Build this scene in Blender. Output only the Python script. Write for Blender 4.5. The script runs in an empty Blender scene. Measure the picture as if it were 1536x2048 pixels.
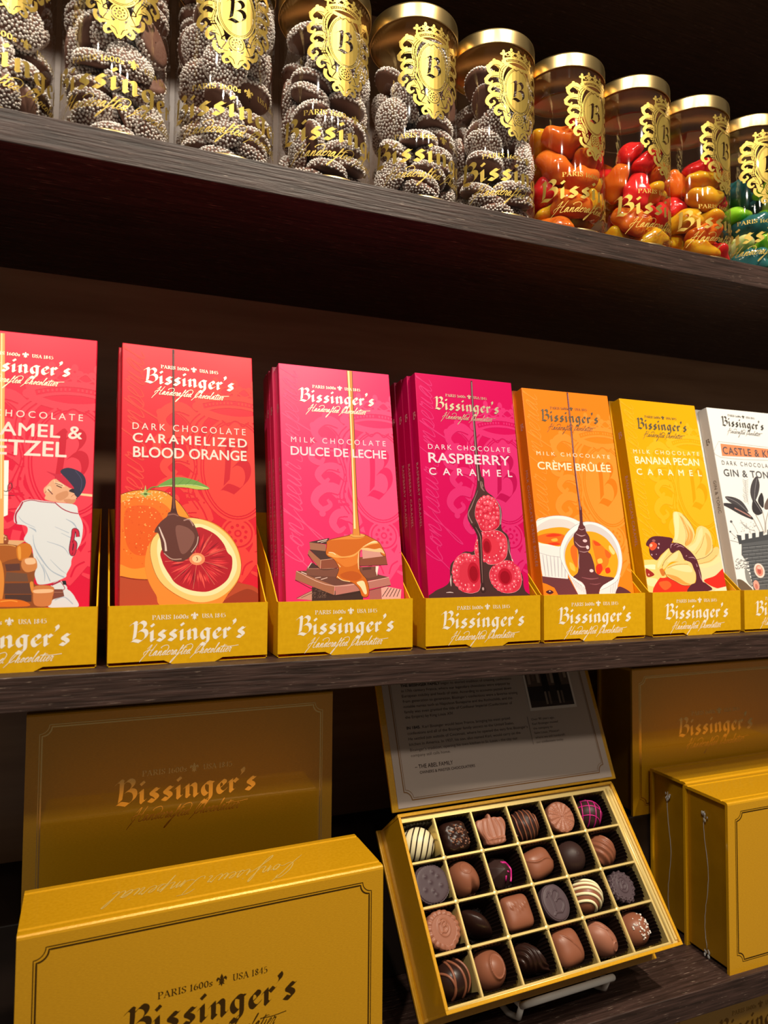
import bpy, bmesh, math, random
from mathutils import Vector, Matrix, Euler
from mathutils.geometry import tessellate_polygon

scene = bpy.context.scene
COL = scene.collection
PI = math.pi

# ------------------------------------------------------------------ camera
cam_data = bpy.data.cameras.new('camera')
cam = bpy.data.objects.new('camera', cam_data)
COL.objects.link(cam)
scene.camera = cam
cam_data.sensor_fit = 'VERTICAL'
cam_data.sensor_height = 36.0
cam_data.sensor_width = 27.0
cam_data.lens = 24.11
cam_data.clip_start = 0.02
cam_data.clip_end = 30.0
CR, CU, CB = Vector((.9313, -.3642, .0074)), Vector((-.0229, -.0382, .9990)), Vector((-.3636, -.9305, -.0439))
m = Matrix((CR, CU, CB)).transposed().to_4x4()
m.translation = Vector((.0496, -.4226, .0747))
cam.matrix_world = m
cam_data.dof.use_dof = True
cam_data.dof.focus_distance = 0.50
cam_data.dof.aperture_fstop = 9.0

# ------------------------------------------------------------------ view, world, lamps of the shop
vs = scene.view_settings
scene.display_settings.display_device = 'sRGB'
vs.view_transform = 'Standard'
vs.look = 'None'
vs.gamma = 1.0
vs.use_curve_mapping = False
vs.exposure = 0.0
scene.cycles.max_bounces = 10
scene.cycles.transparent_max_bounces = 24
scene.cycles.caustics_reflective = False
scene.cycles.caustics_refractive = False
scene.cycles.sample_clamp_indirect = 6.0

world = bpy.data.worlds.new('shop_air')
scene.world = world
world.use_nodes = True
bg = world.node_tree.nodes['Background']
bg.inputs[0].default_value = (1.0, .86, .70, 1)
bg.inputs[1].default_value = 0.10


def spot(name, loc, target, power, angle, blend, radius, color):
    d = bpy.data.lights.new(name, 'SPOT')
    d.energy = power
    d.spot_size = math.radians(angle)
    d.spot_blend = blend
    d.shadow_soft_size = radius
    d.color = color
    o = bpy.data.objects.new(name, d)
    COL.objects.link(o)
    o.location = loc
    o.rotation_euler = (Vector(target) - Vector(loc)).to_track_quat('-Z', 'Y').to_euler()
    return o


WARM = (1.0, .86, .68)
# ceiling track spots in front of the shelves, plus an added fill for the jars
spot('track_spot_main', (.50, -.80, 1.50), (.20, .03, .04), 122, 64, .5, .03, WARM)
spot('track_spot_left', (-.85, -1.00, 1.55), (.20, .03, .10), 10, 60, .6, .04, (1.0, .86, .66))
spot('jar_fill_spot', (-.45, -.95, 1.60), (.22, .03, .41), 74, 34, .6, .03, (1.0, .90, .76))  # fill spot added to brighten the jars
spot('track_spot_right', (1.15, -1.05, 1.52), (.72, .02, -.12), 42, 24, .35, .03, (1.0, .88, .70))
# the row of ceiling lamps further back in the shop
for i, x in enumerate((-.3, .3, .85)):
    spot('ceiling_lamp', (x, -1.95, 1.78), (.25, .05, .14), 18, 50, .7, .07, (1.0, .90, .76))


# ------------------------------------------------------------------ materials
def lin(h):
    out = []
    for i in (0, 2, 4):
        c = int(h[i:i + 2], 16) / 255
        out.append(c / 12.92 if c <= .04045 else ((c + .055) / 1.055) ** 2.4)
    return (*out, 1)


MATS = {}


def principled(name, color, rough=.5, metal=0.0, spec=.5, coat=0.0, coat_rough=.1, trans=0.0, ior=1.45, sss=0.0, sss_r=(1, .3, .15), sss_s=.004):
    if name in MATS:
        return MATS[name]
    mt = bpy.data.materials.new(name)
    mt.use_nodes = True
    b = mt.node_tree.nodes['Principled BSDF']
    b.inputs['Base Color'].default_value = lin(color) if isinstance(color, str) else color
    b.inputs['Roughness'].default_value = rough
    b.inputs['Metallic'].default_value = metal
    b.inputs['Specular IOR Level'].default_value = spec
    b.inputs['Coat Weight'].default_value = coat
    b.inputs['Coat Roughness'].default_value = coat_rough
    b.inputs['Transmission Weight'].default_value = trans
    b.inputs['IOR'].default_value = ior
    if sss:
        b.inputs['Subsurface Weight'].default_value = sss
        b.inputs['Subsurface Radius'].default_value = sss_r
        b.inputs['Subsurface Scale'].default_value = sss_s
    MATS[name] = mt
    return mt


def nd(mt, typ, **kw):
    n = mt.node_tree.nodes.new(typ)
    for k, v in kw.items():
        if k.startswith('i_'):
            n.inputs[k[2:].replace('_', ' ')].default_value = v
        else:
            setattr(n, k, v)
    return n


def ln(mt, a, ao, b, bi):
    mt.node_tree.links.new(a.outputs[ao], b.inputs[bi])


def textured(name, c1, c2, scale, rough, bump=.1, stretch=(1, 1, 1), detail=6, coord='Object', **kw):
    """a colour that varies between two tones by noise, with a matching bump"""
    if name in MATS:
        return MATS[name]
    mt = principled(name, c1, rough, **kw)
    b = mt.node_tree.nodes['Principled BSDF']
    tc = nd(mt, 'ShaderNodeTexCoord')
    mp = nd(mt, 'ShaderNodeMapping')
    mp.inputs['Scale'].default_value = stretch
    ns = nd(mt, 'ShaderNodeTexNoise')
    ns.inputs['Scale'].default_value = scale
    ns.inputs['Detail'].default_value = detail
    rp = nd(mt, 'ShaderNodeValToRGB')
    rp.color_ramp.elements[0].position = .35
    rp.color_ramp.elements[1].position = .68
    rp.color_ramp.elements[0].color = lin(c1)
    rp.color_ramp.elements[1].color = lin(c2)
    ln(mt, tc, coord, mp, 'Vector')
    ln(mt, mp, 'Vector', ns, 'Vector')
    ln(mt, ns, 'Fac', rp, 'Fac')
    ln(mt, rp, 'Color', b, 'Base Color')
    if bump:
        bp = nd(mt, 'ShaderNodeBump')
        bp.inputs['Strength'].default_value = bump
        bp.inputs['Distance'].default_value = .001
        ln(mt, ns, 'Fac', bp, 'Height')
        ln(mt, bp, 'Normal', b, 'Normal')
    return mt


def ink(h):
    """flat printing ink"""
    return principled('ink_' + h, h, .38, spec=.4)


GOLDFOIL = principled('gold_foil', (.95, .70, .24, 1), .22, metal=1.0)
PALEFOIL = principled('pale_foil', (.95, .84, .58, 1), .25, metal=1.0)


# ------------------------------------------------------------------ mesh helpers
class MB:
    """collects faces and links them as one mesh object"""

    def __init__(self):
        self.v, self.f, self.m, self.s = [], [], [], []

    def add(self, vs, fs, mi=0, smooth=False):
        o = len(self.v)
        self.v += [tuple(p) for p in vs]
        for f in fs:
            self.f.append([i + o for i in f])
            self.m.append(mi)
            self.s.append(smooth)

    def box(self, x0, y0, z0, x1, y1, z1, mi=0):
        self.add([(x0, y0, z0), (x1, y0, z0), (x1, y1, z0), (x0, y1, z0), (x0, y0, z1), (x1, y0, z1), (x1, y1, z1), (x0, y1, z1)],
                 [(3, 2, 1, 0), (4, 5, 6, 7), (0, 1, 5, 4), (1, 2, 6, 5), (2, 3, 7, 6), (3, 0, 4, 7)], mi)

    def lathe(self, prof, n=48, c=(0, 0), mi=0, smooth=True, close=False):
        vs = []
        for r, z in prof:
            for j in range(n):
                a = 2 * PI * j / n
                vs.append((c[0] + r * math.cos(a), c[1] + r * math.sin(a), z))
        fs = []
        for i in range(len(prof) - 1):
            for j in range(n):
                k = (j + 1) % n
                fs.append((i * n + j, i * n + k, (i + 1) * n + k, (i + 1) * n + j))
        self.add(vs, fs, mi, smooth)

    def tube(self, pts, r, n=8, mi=0, cap=True):
        pts = [Vector(p) for p in pts]
        rs = r if isinstance(r, (list, tuple)) else [r] * len(pts)
        vs, fs = [], []
        up = None
        for i, p in enumerate(pts):
            d = (pts[min(i + 1, len(pts) - 1)] - pts[max(i - 1, 0)]).normalized()
            if up is None:
                up = Vector((0, 0, 1)) if abs(d.z) < .9 else Vector((1, 0, 0))
            a = d.cross(up).normalized()
            b = a.cross(d).normalized()
            up = b
            for j in range(n):
                t = 2 * PI * j / n
                vs.append(p + (a * math.cos(t) + b * math.sin(t)) * rs[i])
        for i in range(len(pts) - 1):
            for j in range(n):
                k = (j + 1) % n
                fs.append((i * n + j, i * n + k, (i + 1) * n + k, (i + 1) * n + j))
        if cap:
            fs.append(tuple(range(n - 1, -1, -1)))
            fs.append(tuple(range((len(pts) - 1) * n, len(pts) * n)))
        self.add(vs, fs, mi, True)

    def ball(self, c, r, mi=0, seg=10, rings=6, sq=(1, 1, 1)):
        vs, fs = [], []
        for i in range(rings + 1):
            t = PI * i / rings
            for j in range(seg):
                a = 2 * PI * j / seg
                vs.append((c[0] + r * sq[0] * math.sin(t) * math.cos(a), c[1] + r * sq[1] * math.sin(t) * math.sin(a), c[2] + r * sq[2] * math.cos(t)))
        for i in range(rings):
            for j in range(seg):
                k = (j + 1) % seg
                fs.append(((i + 1) * seg + j, (i + 1) * seg + k, i * seg + k, i * seg + j))
        self.add(vs, fs, mi, True)

    def mesh(self, name, mats, bevel=0.0, segs=2, weld=True):
        me = bpy.data.meshes.new(name)
        me.from_pydata(self.v, [], self.f)
        for mt in (mats if isinstance(mats, (list, tuple)) else [mats]):
            me.materials.append(mt)
        for p, mi, s in zip(me.polygons, self.m, self.s):
            p.material_index = mi
            p.use_smooth = s
        bm = bmesh.new()
        bm.from_mesh(me)
        if weld:
            bmesh.ops.remove_doubles(bm, verts=bm.verts, dist=1e-6)
        if bevel:
            es = [e for e in bm.edges if len(e.link_faces) == 2 and e.calc_face_angle(0) > .5]
            bmesh.ops.bevel(bm, geom=es, offset=bevel, segments=segs, profile=.5, affect='EDGES', clamp_overlap=True)
        if weld:
            bmesh.ops.recalc_face_normals(bm, faces=bm.faces)
        bm.to_mesh(me)
        bm.free()
        me.update()
        return me

    def build(self, name, mats, parent=None, bevel=0.0, segs=2, weld=True):
        return link(name, self.mesh(name, mats, bevel, segs, weld), parent)


def link(name, me, parent=None):
    o = bpy.data.objects.new(name, me)
    COL.objects.link(o)
    if parent:
        o.parent = parent
    return o


def empty(name, loc=(0, 0, 0), rot=(0, 0, 0)):
    o = bpy.data.objects.new(name, None)
    COL.objects.link(o)
    o.empty_display_size = .01
    o.location = loc
    o.rotation_euler = rot
    return o


def tag(o, label=None, cat=None, group=None, kind=None):
    if label:
        o['label'] = label
    if cat:
        o['category'] = cat
    if group:
        o['group'] = group
    if kind:
        o['kind'] = kind
    return o


def copy_tree(o, parent=None):
    c = o.copy()
    COL.objects.link(c)
    if parent:
        c.parent = parent
        c.matrix_parent_inverse = o.matrix_parent_inverse
    for ch in list(o.children):
        copy_tree(ch, c)
    return c


# ------------------------------------------------------------------ printed art: flat shapes in millimetres on a face
def catmull(pts, closed, k=5):
    n = len(pts)
    out = []
    rng = range(n) if closed else range(n - 1)
    for i in rng:
        p0 = pts[(i - 1) % n] if closed or i > 0 else pts[0]
        p1 = pts[i]
        p2 = pts[(i + 1) % n]
        p3 = pts[(i + 2) % n] if closed or i + 2 < n else pts[-1]
        for j in range(k):
            t = j / k
            out.append(tuple(.5 * (2 * p1[d] + (p2[d] - p0[d]) * t + (2 * p0[d] - 5 * p1[d] + 4 * p2[d] - p3[d]) * t * t + (3 * p1[d] - p0[d] - 3 * p2[d] + p3[d]) * t ** 3) for d in range(2)))
    if not closed:
        out.append(tuple(pts[-1]))
    return out


def clip_axis(poly, ax, val, keep_less):
    out = []
    for i in range(len(poly)):
        a, b = poly[i - 1], poly[i]
        ia = (a[ax] <= val) == keep_less or a[ax] == val
        ib = (b[ax] <= val) == keep_less or b[ax] == val
        if ia != ib:
            t = (val - a[ax]) / (b[ax] - a[ax])
            out.append((a[0] + (b[0] - a[0]) * t, a[1] + (b[1] - a[1]) * t))
        if ib:
            out.append(b)
    return out


class Art:
    def __init__(self, clip=None):
        self.polys = []      # (layer, colour key, convex polygon)
        self.layer = 0
        self.clip = clip
        self.open = False

    def nxt(self):
        self.layer += 1

    def raw(self, col, poly):
        if self.clip:
            x0, y0, x1, y1 = self.clip
            for ax, v, less in ((0, x0, False), (0, x1, True), (1, y0, False), (1, y1, True)):
                poly = clip_axis(poly, ax, v, less)
                if len(poly) < 3:
                    return
        self.polys.append((self.layer, col, poly))

    def poly(self, col, pts, smooth=False):
        if smooth:
            pts = catmull(pts, True)
        for t in tessellate_polygon([[Vector((p[0], p[1], 0)) for p in pts]]):
            self.raw(col, [pts[i] for i in t])
        self.nxt()

    def ell(self, col, x, y, rx, ry, n=12):
        if rx > 4:
            n = 40
        self.raw(col, [(x + rx * math.cos(2 * PI * i / n), y + ry * math.sin(2 * PI * i / n)) for i in range(n)])
        self.nxt()

    def stroke_quads(self, pts, ws, smooth=True):
        n = len(pts)
        if len(ws) == 1:
            ws = list(ws) * n
        if len(ws) != n:
            ws = [ws[min(int(i * (len(ws) - 1) / max(1, n - 1)), len(ws) - 2)] + (ws[min(int(i * (len(ws) - 1) / max(1, n - 1)) + 1, len(ws) - 1)] - ws[min(int(i * (len(ws) - 1) / max(1, n - 1)), len(ws) - 2)]) * ((i * (len(ws) - 1) / max(1, n - 1)) % 1) for i in range(n)]
        k = 5
        c = catmull(pts, False, k) if smooth and n > 2 else list(pts)
        m = len(c)
        W = []
        for i in range(m):
            t = i * (n - 1) / (m - 1)
            a = min(int(t), n - 2)
            W.append(ws[a] + (ws[a + 1] - ws[a]) * (t - a))
        L, R = [], []
        for i in range(m):
            a, b = c[max(i - 1, 0)], c[min(i + 1, m - 1)]
            dx, dy = b[0] - a[0], b[1] - a[1]
            d = math.hypot(dx, dy) or 1
            nx, ny = -dy / d * W[i] / 2, dx / d * W[i] / 2
            L.append((c[i][0] + nx, c[i][1] + ny))
            R.append((c[i][0] - nx, c[i][1] - ny))
        return [[L[i], R[i], R[i + 1], L[i + 1]] for i in range(m - 1)]

    def stroke(self, col, pts, ws, smooth=True):
        for qd in self.stroke_quads(pts, ws if isinstance(ws, (list, tuple)) else [ws], smooth):
            self.raw(col, qd)
        self.nxt()

    def nib_quads(self, pts, w, ang, smooth=True):
        c = catmull(pts, False, 6) if smooth and len(pts) > 2 else pts
        hx, hy = math.cos(ang) * w / 2, math.sin(ang) * w / 2
        return [[(a[0] - hx, a[1] - hy), (a[0] + hx, a[1] + hy), (b[0] + hx, b[1] + hy), (b[0] - hx, b[1] - hy)] for a, b in zip(c, c[1:])]

    def mesh(self, name, mats, z0=.00008, dz=.0000004, wrap=None, unit=.001):
        """mats: {colour key: material}. wrap=(radius, strip) bends the sheet round a cylinder about its own y axis"""
        keys = []
        vs, fs, mi = [], [], []
        order = sorted({p[0] for p in self.polys})
        rank = {l: i for i, l in enumerate(order)}
        for lay, col, poly in self.polys:
            if col not in keys:
                keys.append(col)
            z = z0 + dz * rank[lay]
            pieces = [poly]
            if wrap:
                pieces = []
                x0, x1 = min(p[0] for p in poly), max(p[0] for p in poly)
                st = wrap[1]
                for s in range(math.floor(x0 / st), math.floor(x1 / st) + 1):
                    q = clip_axis(clip_axis(poly, 0, s * st, False), 0, (s + 1) * st, True) if x1 - x0 > st * .5 or math.floor(x0 / st) != math.floor(x1 / st) else poly
                    if len(q) >= 3:
                        pieces.append(q)
            for q in pieces:
                ar = sum(q[i - 1][0] * q[i][1] - q[i][0] * q[i - 1][1] for i in range(len(q)))
                if abs(ar) < 1e-7:
                    continue
                if ar < 0:
                    q = q[::-1]
                o = len(vs)
                for x, y in q:
                    if wrap:
                        R = wrap[0] + z
                        a = x * unit / wrap[0]
                        vs.append((R * math.sin(a), -R * math.cos(a), y * unit))
                    else:
                        vs.append((x * unit, y * unit, z))
                fs.append(list(range(o, o + len(q))))
                mi.append(keys.index(col))
        me = bpy.data.meshes.new(name)
        me.from_pydata(vs, [], fs)
        for k in keys:
            me.materials.append(mats[k] if mats and k in mats else ink(k))
        for p, i in zip(me.polygons, mi):
            p.material_index = i
        me.update()
        return me


# ---------------------------------------------- blackletter, written with a broad nib (x-height 1)
BL = {
    'B': (1.42, [([(.04, 1.46), (.2, 1.62), (.33, 1.66), (.44, 1.56)], 1), ([(.40, 1.6), (.38, 1.0), (.30, .34)], 1), ([(.06, .10), (.22, .20), (.46, .17), (.74, .08)], 1),
                 ([(.44, 1.36), (.62, 1.56), (.84, 1.68), (1.06, 1.58), (1.12, 1.38), (.98, 1.14), (.68, .92)], 1), ([(.66, .92), (.90, 1.02), (1.16, .92), (1.24, .64), (1.10, .34), (.74, .08)], 1)]),
    'i': (.60, [([(.05, .74), (.20, .90)], 0), ([(.23, .90), (.24, .5), (.23, .2)], 1), ([(.23, .2), (.32, .11), (.44, .25)], 0), ([(.22, 1.44), (.34, 1.30)], 0)]),
    's': (.88, [([(.72, .86), (.58, .82), (.44, .90), (.28, .80), (.28, .64), (.44, .54), (.58, .42), (.60, .26), (.46, .13), (.30, .14), (.12, .22)], 1)]),
    'n': (1.08, [([(.05, .74), (.20, .90)], 0), ([(.23, .90), (.24, .5), (.23, .2)], 1), ([(.23, .2), (.33, .12)], 0), ([(.26, .70), (.44, .86), (.62, .92), (.74, .80), (.75, .62)], 1), ([(.75, .68), (.75, .2)], 0), ([(.75, .2), (.83, .11), (.95, .25)], 0)]),
    'g': (1.02, [([(.72, .84), (.54, .92), (.34, .86), (.20, .62), (.22, .34), (.38, .14), (.54, .18), (.70, .34)], 1), ([(.72, .86), (.72, .3), (.70, -.08), (.56, -.32), (.34, -.38), (.16, -.26)], 1), ([(.72, .88), (.86, .84)], 0)]),
    'e': (.86, [([(.50, .90), (.30, .78), (.20, .50), (.28, .22), (.46, .12), (.62, .20), (.74, .34)], 1), ([(.46, .92), (.62, .86), (.66, .70), (.52, .56), (.28, .42)], 1)]),
    'r': (.84, [([(.05, .74), (.20, .90)], 0), ([(.23, .90), (.24, .5), (.23, .2)], 1), ([(.23, .2), (.32, .11), (.42, .22)], 0), ([(.28, .70), (.44, .90), (.52, .88)], 1), ([(.50, .90), (.64, .76), (.74, .86)], 0)]),
    "'": (.36, [([(.16, 1.62), (.24, 1.46), (.18, 1.28), (.06, 1.18)], 1)]),
}
NIB_W, NIB_A = .345, math.radians(39)


def blackletter(art, text, x0, y0, x1, y1):
    """quads of the text between two baseline points"""
    tot = sum(BL[c][0] for c in text)
    s = math.hypot(x1 - x0, y1 - y0) / tot
    out = []
    x = 0
    for c in text:
        adv, sts = BL[c]
        for pts, sm in sts:
            for qd in art.nib_quads(pts, NIB_W, NIB_A, bool(sm)):
                out.append([(x0 + (x + u) * s, y0 + (y1 - y0) * (x + u) / tot + v * s) for u, v in qd])
        x += adv
    return out, s


# ---------------------------------------------- cursive, one thin line per letter (x-height 1, upright; slanted when written)
CU_ = {
    'a': (.95, [[(0, .1), (.25, .6), (.55, .95), (.3, .95), (.06, .4), (.22, .02), (.5, .45), (.62, .95), (.56, .3), (.7, .02), (.95, .2)]]),
    'n': (.95, [[(0, .2), (.2, .95), (.14, .0), (.2, .35), (.5, .95), (.6, .7), (.52, .08), (.68, 0), (.95, .2)]]),
    'd': (.9, [[(0, .1), (.25, .6), (.52, .9), (.3, .92), (.05, .4), (.22, .02), (.5, .35), (.72, 1.1), (.68, 1.7), (.2, 2.1), (-.5, 1.95), (-.85, 1.6), (-.6, 1.5)], [(.55, .5), (.7, .05), (.9, .2)]]),
    'c': (.62, [[(0, .1), (.2, .6), (.52, .85), (.3, .95), (.05, .45), (.25, .02), (.62, .2)]]),
    'r': (.62, [[(0, .2), (.2, 1.05), (.3, .85), (.5, .9), (.38, .2), (.48, 0), (.62, .2)]]),
    'f': (.72, [[(0, .2), (.5, 1.5), (.5, 2.0), (.32, 1.5), (.1, .1), (-.25, -1.1), (-.6, -1.7), (-.5, -1.1), (.2, .0), (.72, .6)]]),
    't': (.55, [[(0, .2), (.32, 1.7), (.14, .2), (.28, 0), (.55, .2)], [(-.35, 1.15), (.25, 1.35), (.75, 1.5)]]),
    'e': (.6, [[(0, .2), (.35, .6), (.4, .92), (.2, .88), (.06, .4), (.25, .02), (.6, .2)]]),
    'h': (.88, [[(0, .2), (.42, 1.8), (.38, 2.1), (.22, 1.6), (.08, 0), (.2, .5), (.45, .95), (.55, .7), (.45, .1), (.6, 0), (.88, .2)]]),
    'o': (.7, [[(0, .1), (.3, .9), (.06, .45), (.2, .02), (.48, .4), (.42, .88), (.28, .8), (.5, .7), (.7, .8)]]),
    'l': (.52, [[(0, .2), (.42, 1.8), (.38, 2.1), (.22, 1.6), (.1, .2), (.25, 0), (.52, .2)]]),
    'i': (.5, [[(0, .2), (.2, .95), (.12, .2), (.25, 0), (.5, .2)], [(.3, 1.35), (.36, 1.45)]]),
    's': (.6, [[(0, .2), (.35, 1.05), (.4, .5), (.25, .02), (.05, .12), (.3, .05), (.6, .2)]]),
    'u': (.95, [[(0, .2), (.2, .95), (.12, .2), (.28, .02), (.52, .45), (.62, .95), (.55, .2), (.7, 0), (.95, .2)]]),
    'm': (1.3, [[(0, .2), (.2, .95), (.14, .0), (.2, .35), (.48, .95), (.52, .5), (.47, .05), (.55, .4), (.85, .95), (.9, .6), (.86, .08), (1.0, 0), (1.3, .2)]]),
    'p': (.75, [[(0, .2), (.25, 1.2), (.1, .0), (-.05, -1.1), (.1, .2), (.45, .95), (.58, .5), (.38, .05), (.2, .1), (.5, .0), (.75, .2)]]),
    'H': (1.5, [[(-.15, 1.4), (.3, 2.2), (.42, 2.1), (.1, .5), (-.3, -.5), (-.5, -1.2)], [(1.35, 2.4), (1.0, 1.2), (.85, .2), (1.1, .0), (1.5, .2)], [(-.3, .2), (-.45, .7), (.1, 1.1), (1.2, 1.2)]]),
    'C': (1.25, [[(1.15, 1.7), (1.2, 2.15), (.8, 2.1), (.3, 1.2), (.2, .3), (.5, .05), (1.0, .4), (1.25, .3)], [(1.5, 2.6), (.9, 1.6), (.3, .2), (-.3, -.9)]]),
    'I': (1.0, [[(-.1, 1.6), (.3, 2.1), (1.0, 2.2)], [(.65, 2.15), (.4, 1.0), (.1, .0), (-.3, -.1), (-.35, .3)], [(.2, .4), (.6, .1), (1.0, .2)]]),
    ' ': (.7, []),
}
SLANT = .46


def cursive(art, text, x0, y0, s, w, ang=0.0):
    """stroke quads; s = x-height; w = line width"""
    out = []
    x = 0
    ca, sa = math.cos(ang), math.sin(ang)
    for c in text:
        adv, sts = CU_[c]
        for pts in sts:
            P = []
            for u, v in pts:
                X, Y = (x + u + v * SLANT) * s, v * s
                P.append((x0 + X * ca - Y * sa, y0 + X * sa + Y * ca))
            out += art.stroke_quads(P, [w * .6] + [w] * (len(P) - 2) + [w * .6])
        x += adv
    return out, x * s


# ---------------------------------------------- small roman capitals
RO = {
    'P': (.72, [([(.2, 0), (.2, 1)], 0), ([(.2, .97), (.48, .97), (.62, .75), (.48, .5), (.2, .5)], 1), ([(.06, .02), (.36, .02)], 0), ([(.06, .98), (.2, .98)], 0)]),
    'A': (.84, [([(.12, 0), (.40, 1)], 2), ([(.40, 1), (.70, 0)], 0), ([(.24, .36), (.58, .36)], 2), ([(.02, .02), (.24, .02)], 0), ([(.58, .02), (.82, .02)], 0)]),
    'R': (.82, [([(.2, 0), (.2, 1)], 0), ([(.2, .97), (.48, .97), (.60, .75), (.48, .52), (.2, .52)], 1), ([(.38, .5), (.72, .02)], 0), ([(.06, .02), (.34, .02)], 0), ([(.06, .98), (.2, .98)], 0)]),
    'I': (.42, [([(.2, 0), (.2, 1)], 0), ([(.06, .02), (.34, .02)], 0), ([(.06, .98), (.34, .98)], 0)]),
    'S': (.62, [([(.52, .78), (.46, .95), (.26, .97), (.12, .78), (.22, .58), (.44, .42), (.50, .22), (.34, .03), (.14, .06), (.08, .26)], 1)]),
    'U': (.86, [([(.2, 1), (.2, .3), (.32, .05), (.54, .05), (.68, .3), (.68, 1)], 1), ([(.06, .98), (.34, .98)], 0), ([(.56, .98), (.80, .98)], 0)]),
    '1': (.46, [([(.22, 0), (.22, 1)], 0), ([(.22, .98), (.08, .84)], 2), ([(.08, .02), (.36, .02)], 0)]),
    '6': (.62, [([(.5, .96), (.26, .82), (.12, .45), (.14, .18), (.30, .02), (.48, .16), (.50, .38), (.36, .56), (.16, .42)], 1)]),
    '0': (.64, [([(.30, .98), (.12, .75), (.12, .25), (.30, .02), (.48, .25), (.48, .75), (.30, .98)], 1)]),
    '8': (.62, [([(.30, .52), (.14, .74), (.30, .98), (.46, .76), (.30, .52), (.12, .26), (.30, .02), (.48, .26), (.30, .52)], 1)]),
    '4': (.64, [([(.42, 0), (.42, 1)], 0), ([(.42, .98), (.06, .32), (.58, .32)], 2)]),
    '5': (.60, [([(.48, .97), (.18, .97)], 0), ([(.18, .97), (.14, .56)], 2), ([(.14, .56), (.34, .62), (.50, .40), (.44, .12), (.26, .02), (.08, .10)], 1)]),
    's': (.44, [([(.36, .50), (.32, .62), (.18, .63), (.09, .50), (.16, .38), (.30, .27), (.34, .14), (.24, .02), (.10, .04), (.06, .16)], 1)]),
    ' ': (.36, []),
}


def roman(art, text, x0, y0, x1, h):
    tot = sum(RO[c][0] for c in text)
    s = (x1 - x0) / tot
    out = []
    x = 0
    for c in text:
        adv, sts = RO[c]
        for pts, k in sts:
            qs = art.nib_quads(pts, .15, math.radians(18), k == 1) if k != 2 else art.stroke_quads(pts, [.06], False)
            if k == 0 and abs(pts[0][1] - pts[1][1]) < .01:
                qs = art.stroke_quads(pts, [.06], False)
            for qd in qs:
                out.append([(x0 + (x + u) * s, y0 + v * h) for u, v in qd])
        x += adv
    return out


def fleur(x, y, s):
    """fleur-de-lis polygons, height about 1*s, centred"""
    P = [[(0, .55), (.13, .28), (.10, 0), (0, -.1), (-.10, 0), (-.13, .28)]]
    side = [(.08, -.05), (.16, .22), (.34, .30), (.46, .14), (.40, -.06), (.30, .04), (.24, .12), (.18, -.02), (.16, -.08)]
    P += [side, [(-a, b) for a, b in side][::-1]]
    P += [[(-.24, -.07), (.24, -.07), (.24, -.15), (-.24, -.15)], [(0, -.52), (.09, -.30), (.08, -.15), (-.08, -.15), (-.09, -.30)]]
    f2 = [(.06, -.16), (.12, -.34), (.26, -.36), (.2, -.26), (.14, -.16)]
    P += [f2, [(-a, b) for a, b in f2][::-1]]
    return [[(x + a * s, y + b * s) for a, b in p] for p in P]


# ---------------------------------------------- sans lettering from the built-in font
FONT_CACHE = {}


def sans_tris(text, sp=1.0, bold=.012):
    key = (text, sp, bold)
    if key not in FONT_CACHE:
        cu = bpy.data.curves.new('lettering', 'FONT')
        cu.body = text
        cu.space_character = sp
        cu.offset = bold
        cu.resolution_u = 4
        o = bpy.data.objects.new('lettering', cu)
        COL.objects.link(o)
        dg = bpy.context.evaluated_depsgraph_get()
        dg.update()
        ev = o.evaluated_get(dg)
        me = ev.to_mesh()
        me.calc_loop_triangles()
        vs = [(v.co.x, v.co.y) for v in me.vertices]
        tr = [[vs[i] for i in t.vertices] for t in me.loop_triangles]
        ev.to_mesh_clear()
        bpy.data.objects.remove(o)
        bpy.data.curves.remove(cu)
        FONT_CACHE[key] = tr
    return FONT_CACHE[key]


CAPH = None


def sans(art, col, text, x0, y0, x1, y1, h, sp=1.0, bold=.012, rot=None):
    """text between two baseline points with capital height h; rot=(x, y, angle) turns it about a point"""
    global CAPH
    if CAPH is None:
        CAPH = max(p[1] for t in sans_tris('H', 1.0, 0) for p in t)
    tr = sans_tris(text, sp, 0.0)
    if not tr:
        return
    a, b = min(p[0] for t in tr for p in t), max(p[0] for t in tr for p in t)
    quads = []
    for t in tr:
        P = []
        for u, v in t:
            f = (u - a) / (b - a)
            x, y = x0 + (x1 - x0) * f, y0 + (y1 - y0) * f + v / CAPH * h
            if rot:
                c, s = math.cos(rot[2]), math.sin(rot[2])
                x, y = rot[0] + (x - rot[0]) * c - (y - rot[1]) * s, rot[1] + (x - rot[0]) * s + (y - rot[1]) * c
            P.append((x, y))
        quads.append(P)
    if bold > .008 and not rot:
        e = bold * h * 1.3
        quads = flatten([[(x + u * e, y + v * e) for x, y in P] for P in quads for u, v in ((0, 0), (1, 0), (-1, 0), (0, 1), (0, -1))], h / 48)
    for P in quads:
        art.raw(col, P)
    art.nxt()


def sans_width(text, h, sp=1.0):
    global CAPH
    if CAPH is None:
        CAPH = max(p[1] for t in sans_tris('H', 1.0, 0) for p in t)
    tr = sans_tris(text, sp, 0.0)
    return (max(p[0] for t in tr for p in t) - min(p[0] for t in tr for p in t)) / CAPH * h


# ---------------------------------------------- the crest, as shapes added and cut in turn (millimetres about its oval)
def ellpts(cx, cy, rx, ry, n=36):
    return [(cx + rx * math.cos(2 * PI * i / n), cy + ry * math.sin(2 * PI * i / n)) for i in range(n)]


def spiral(cx, cy, r0, a0, turns, n=14):
    return [(cx + r0 * (1 - i / n * .86) * math.cos(a0 + turns * 2 * PI * i / n), cy + r0 * (1 - i / n * .86) * math.sin(a0 + turns * 2 * PI * i / n)) for i in range(n + 1)]


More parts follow.
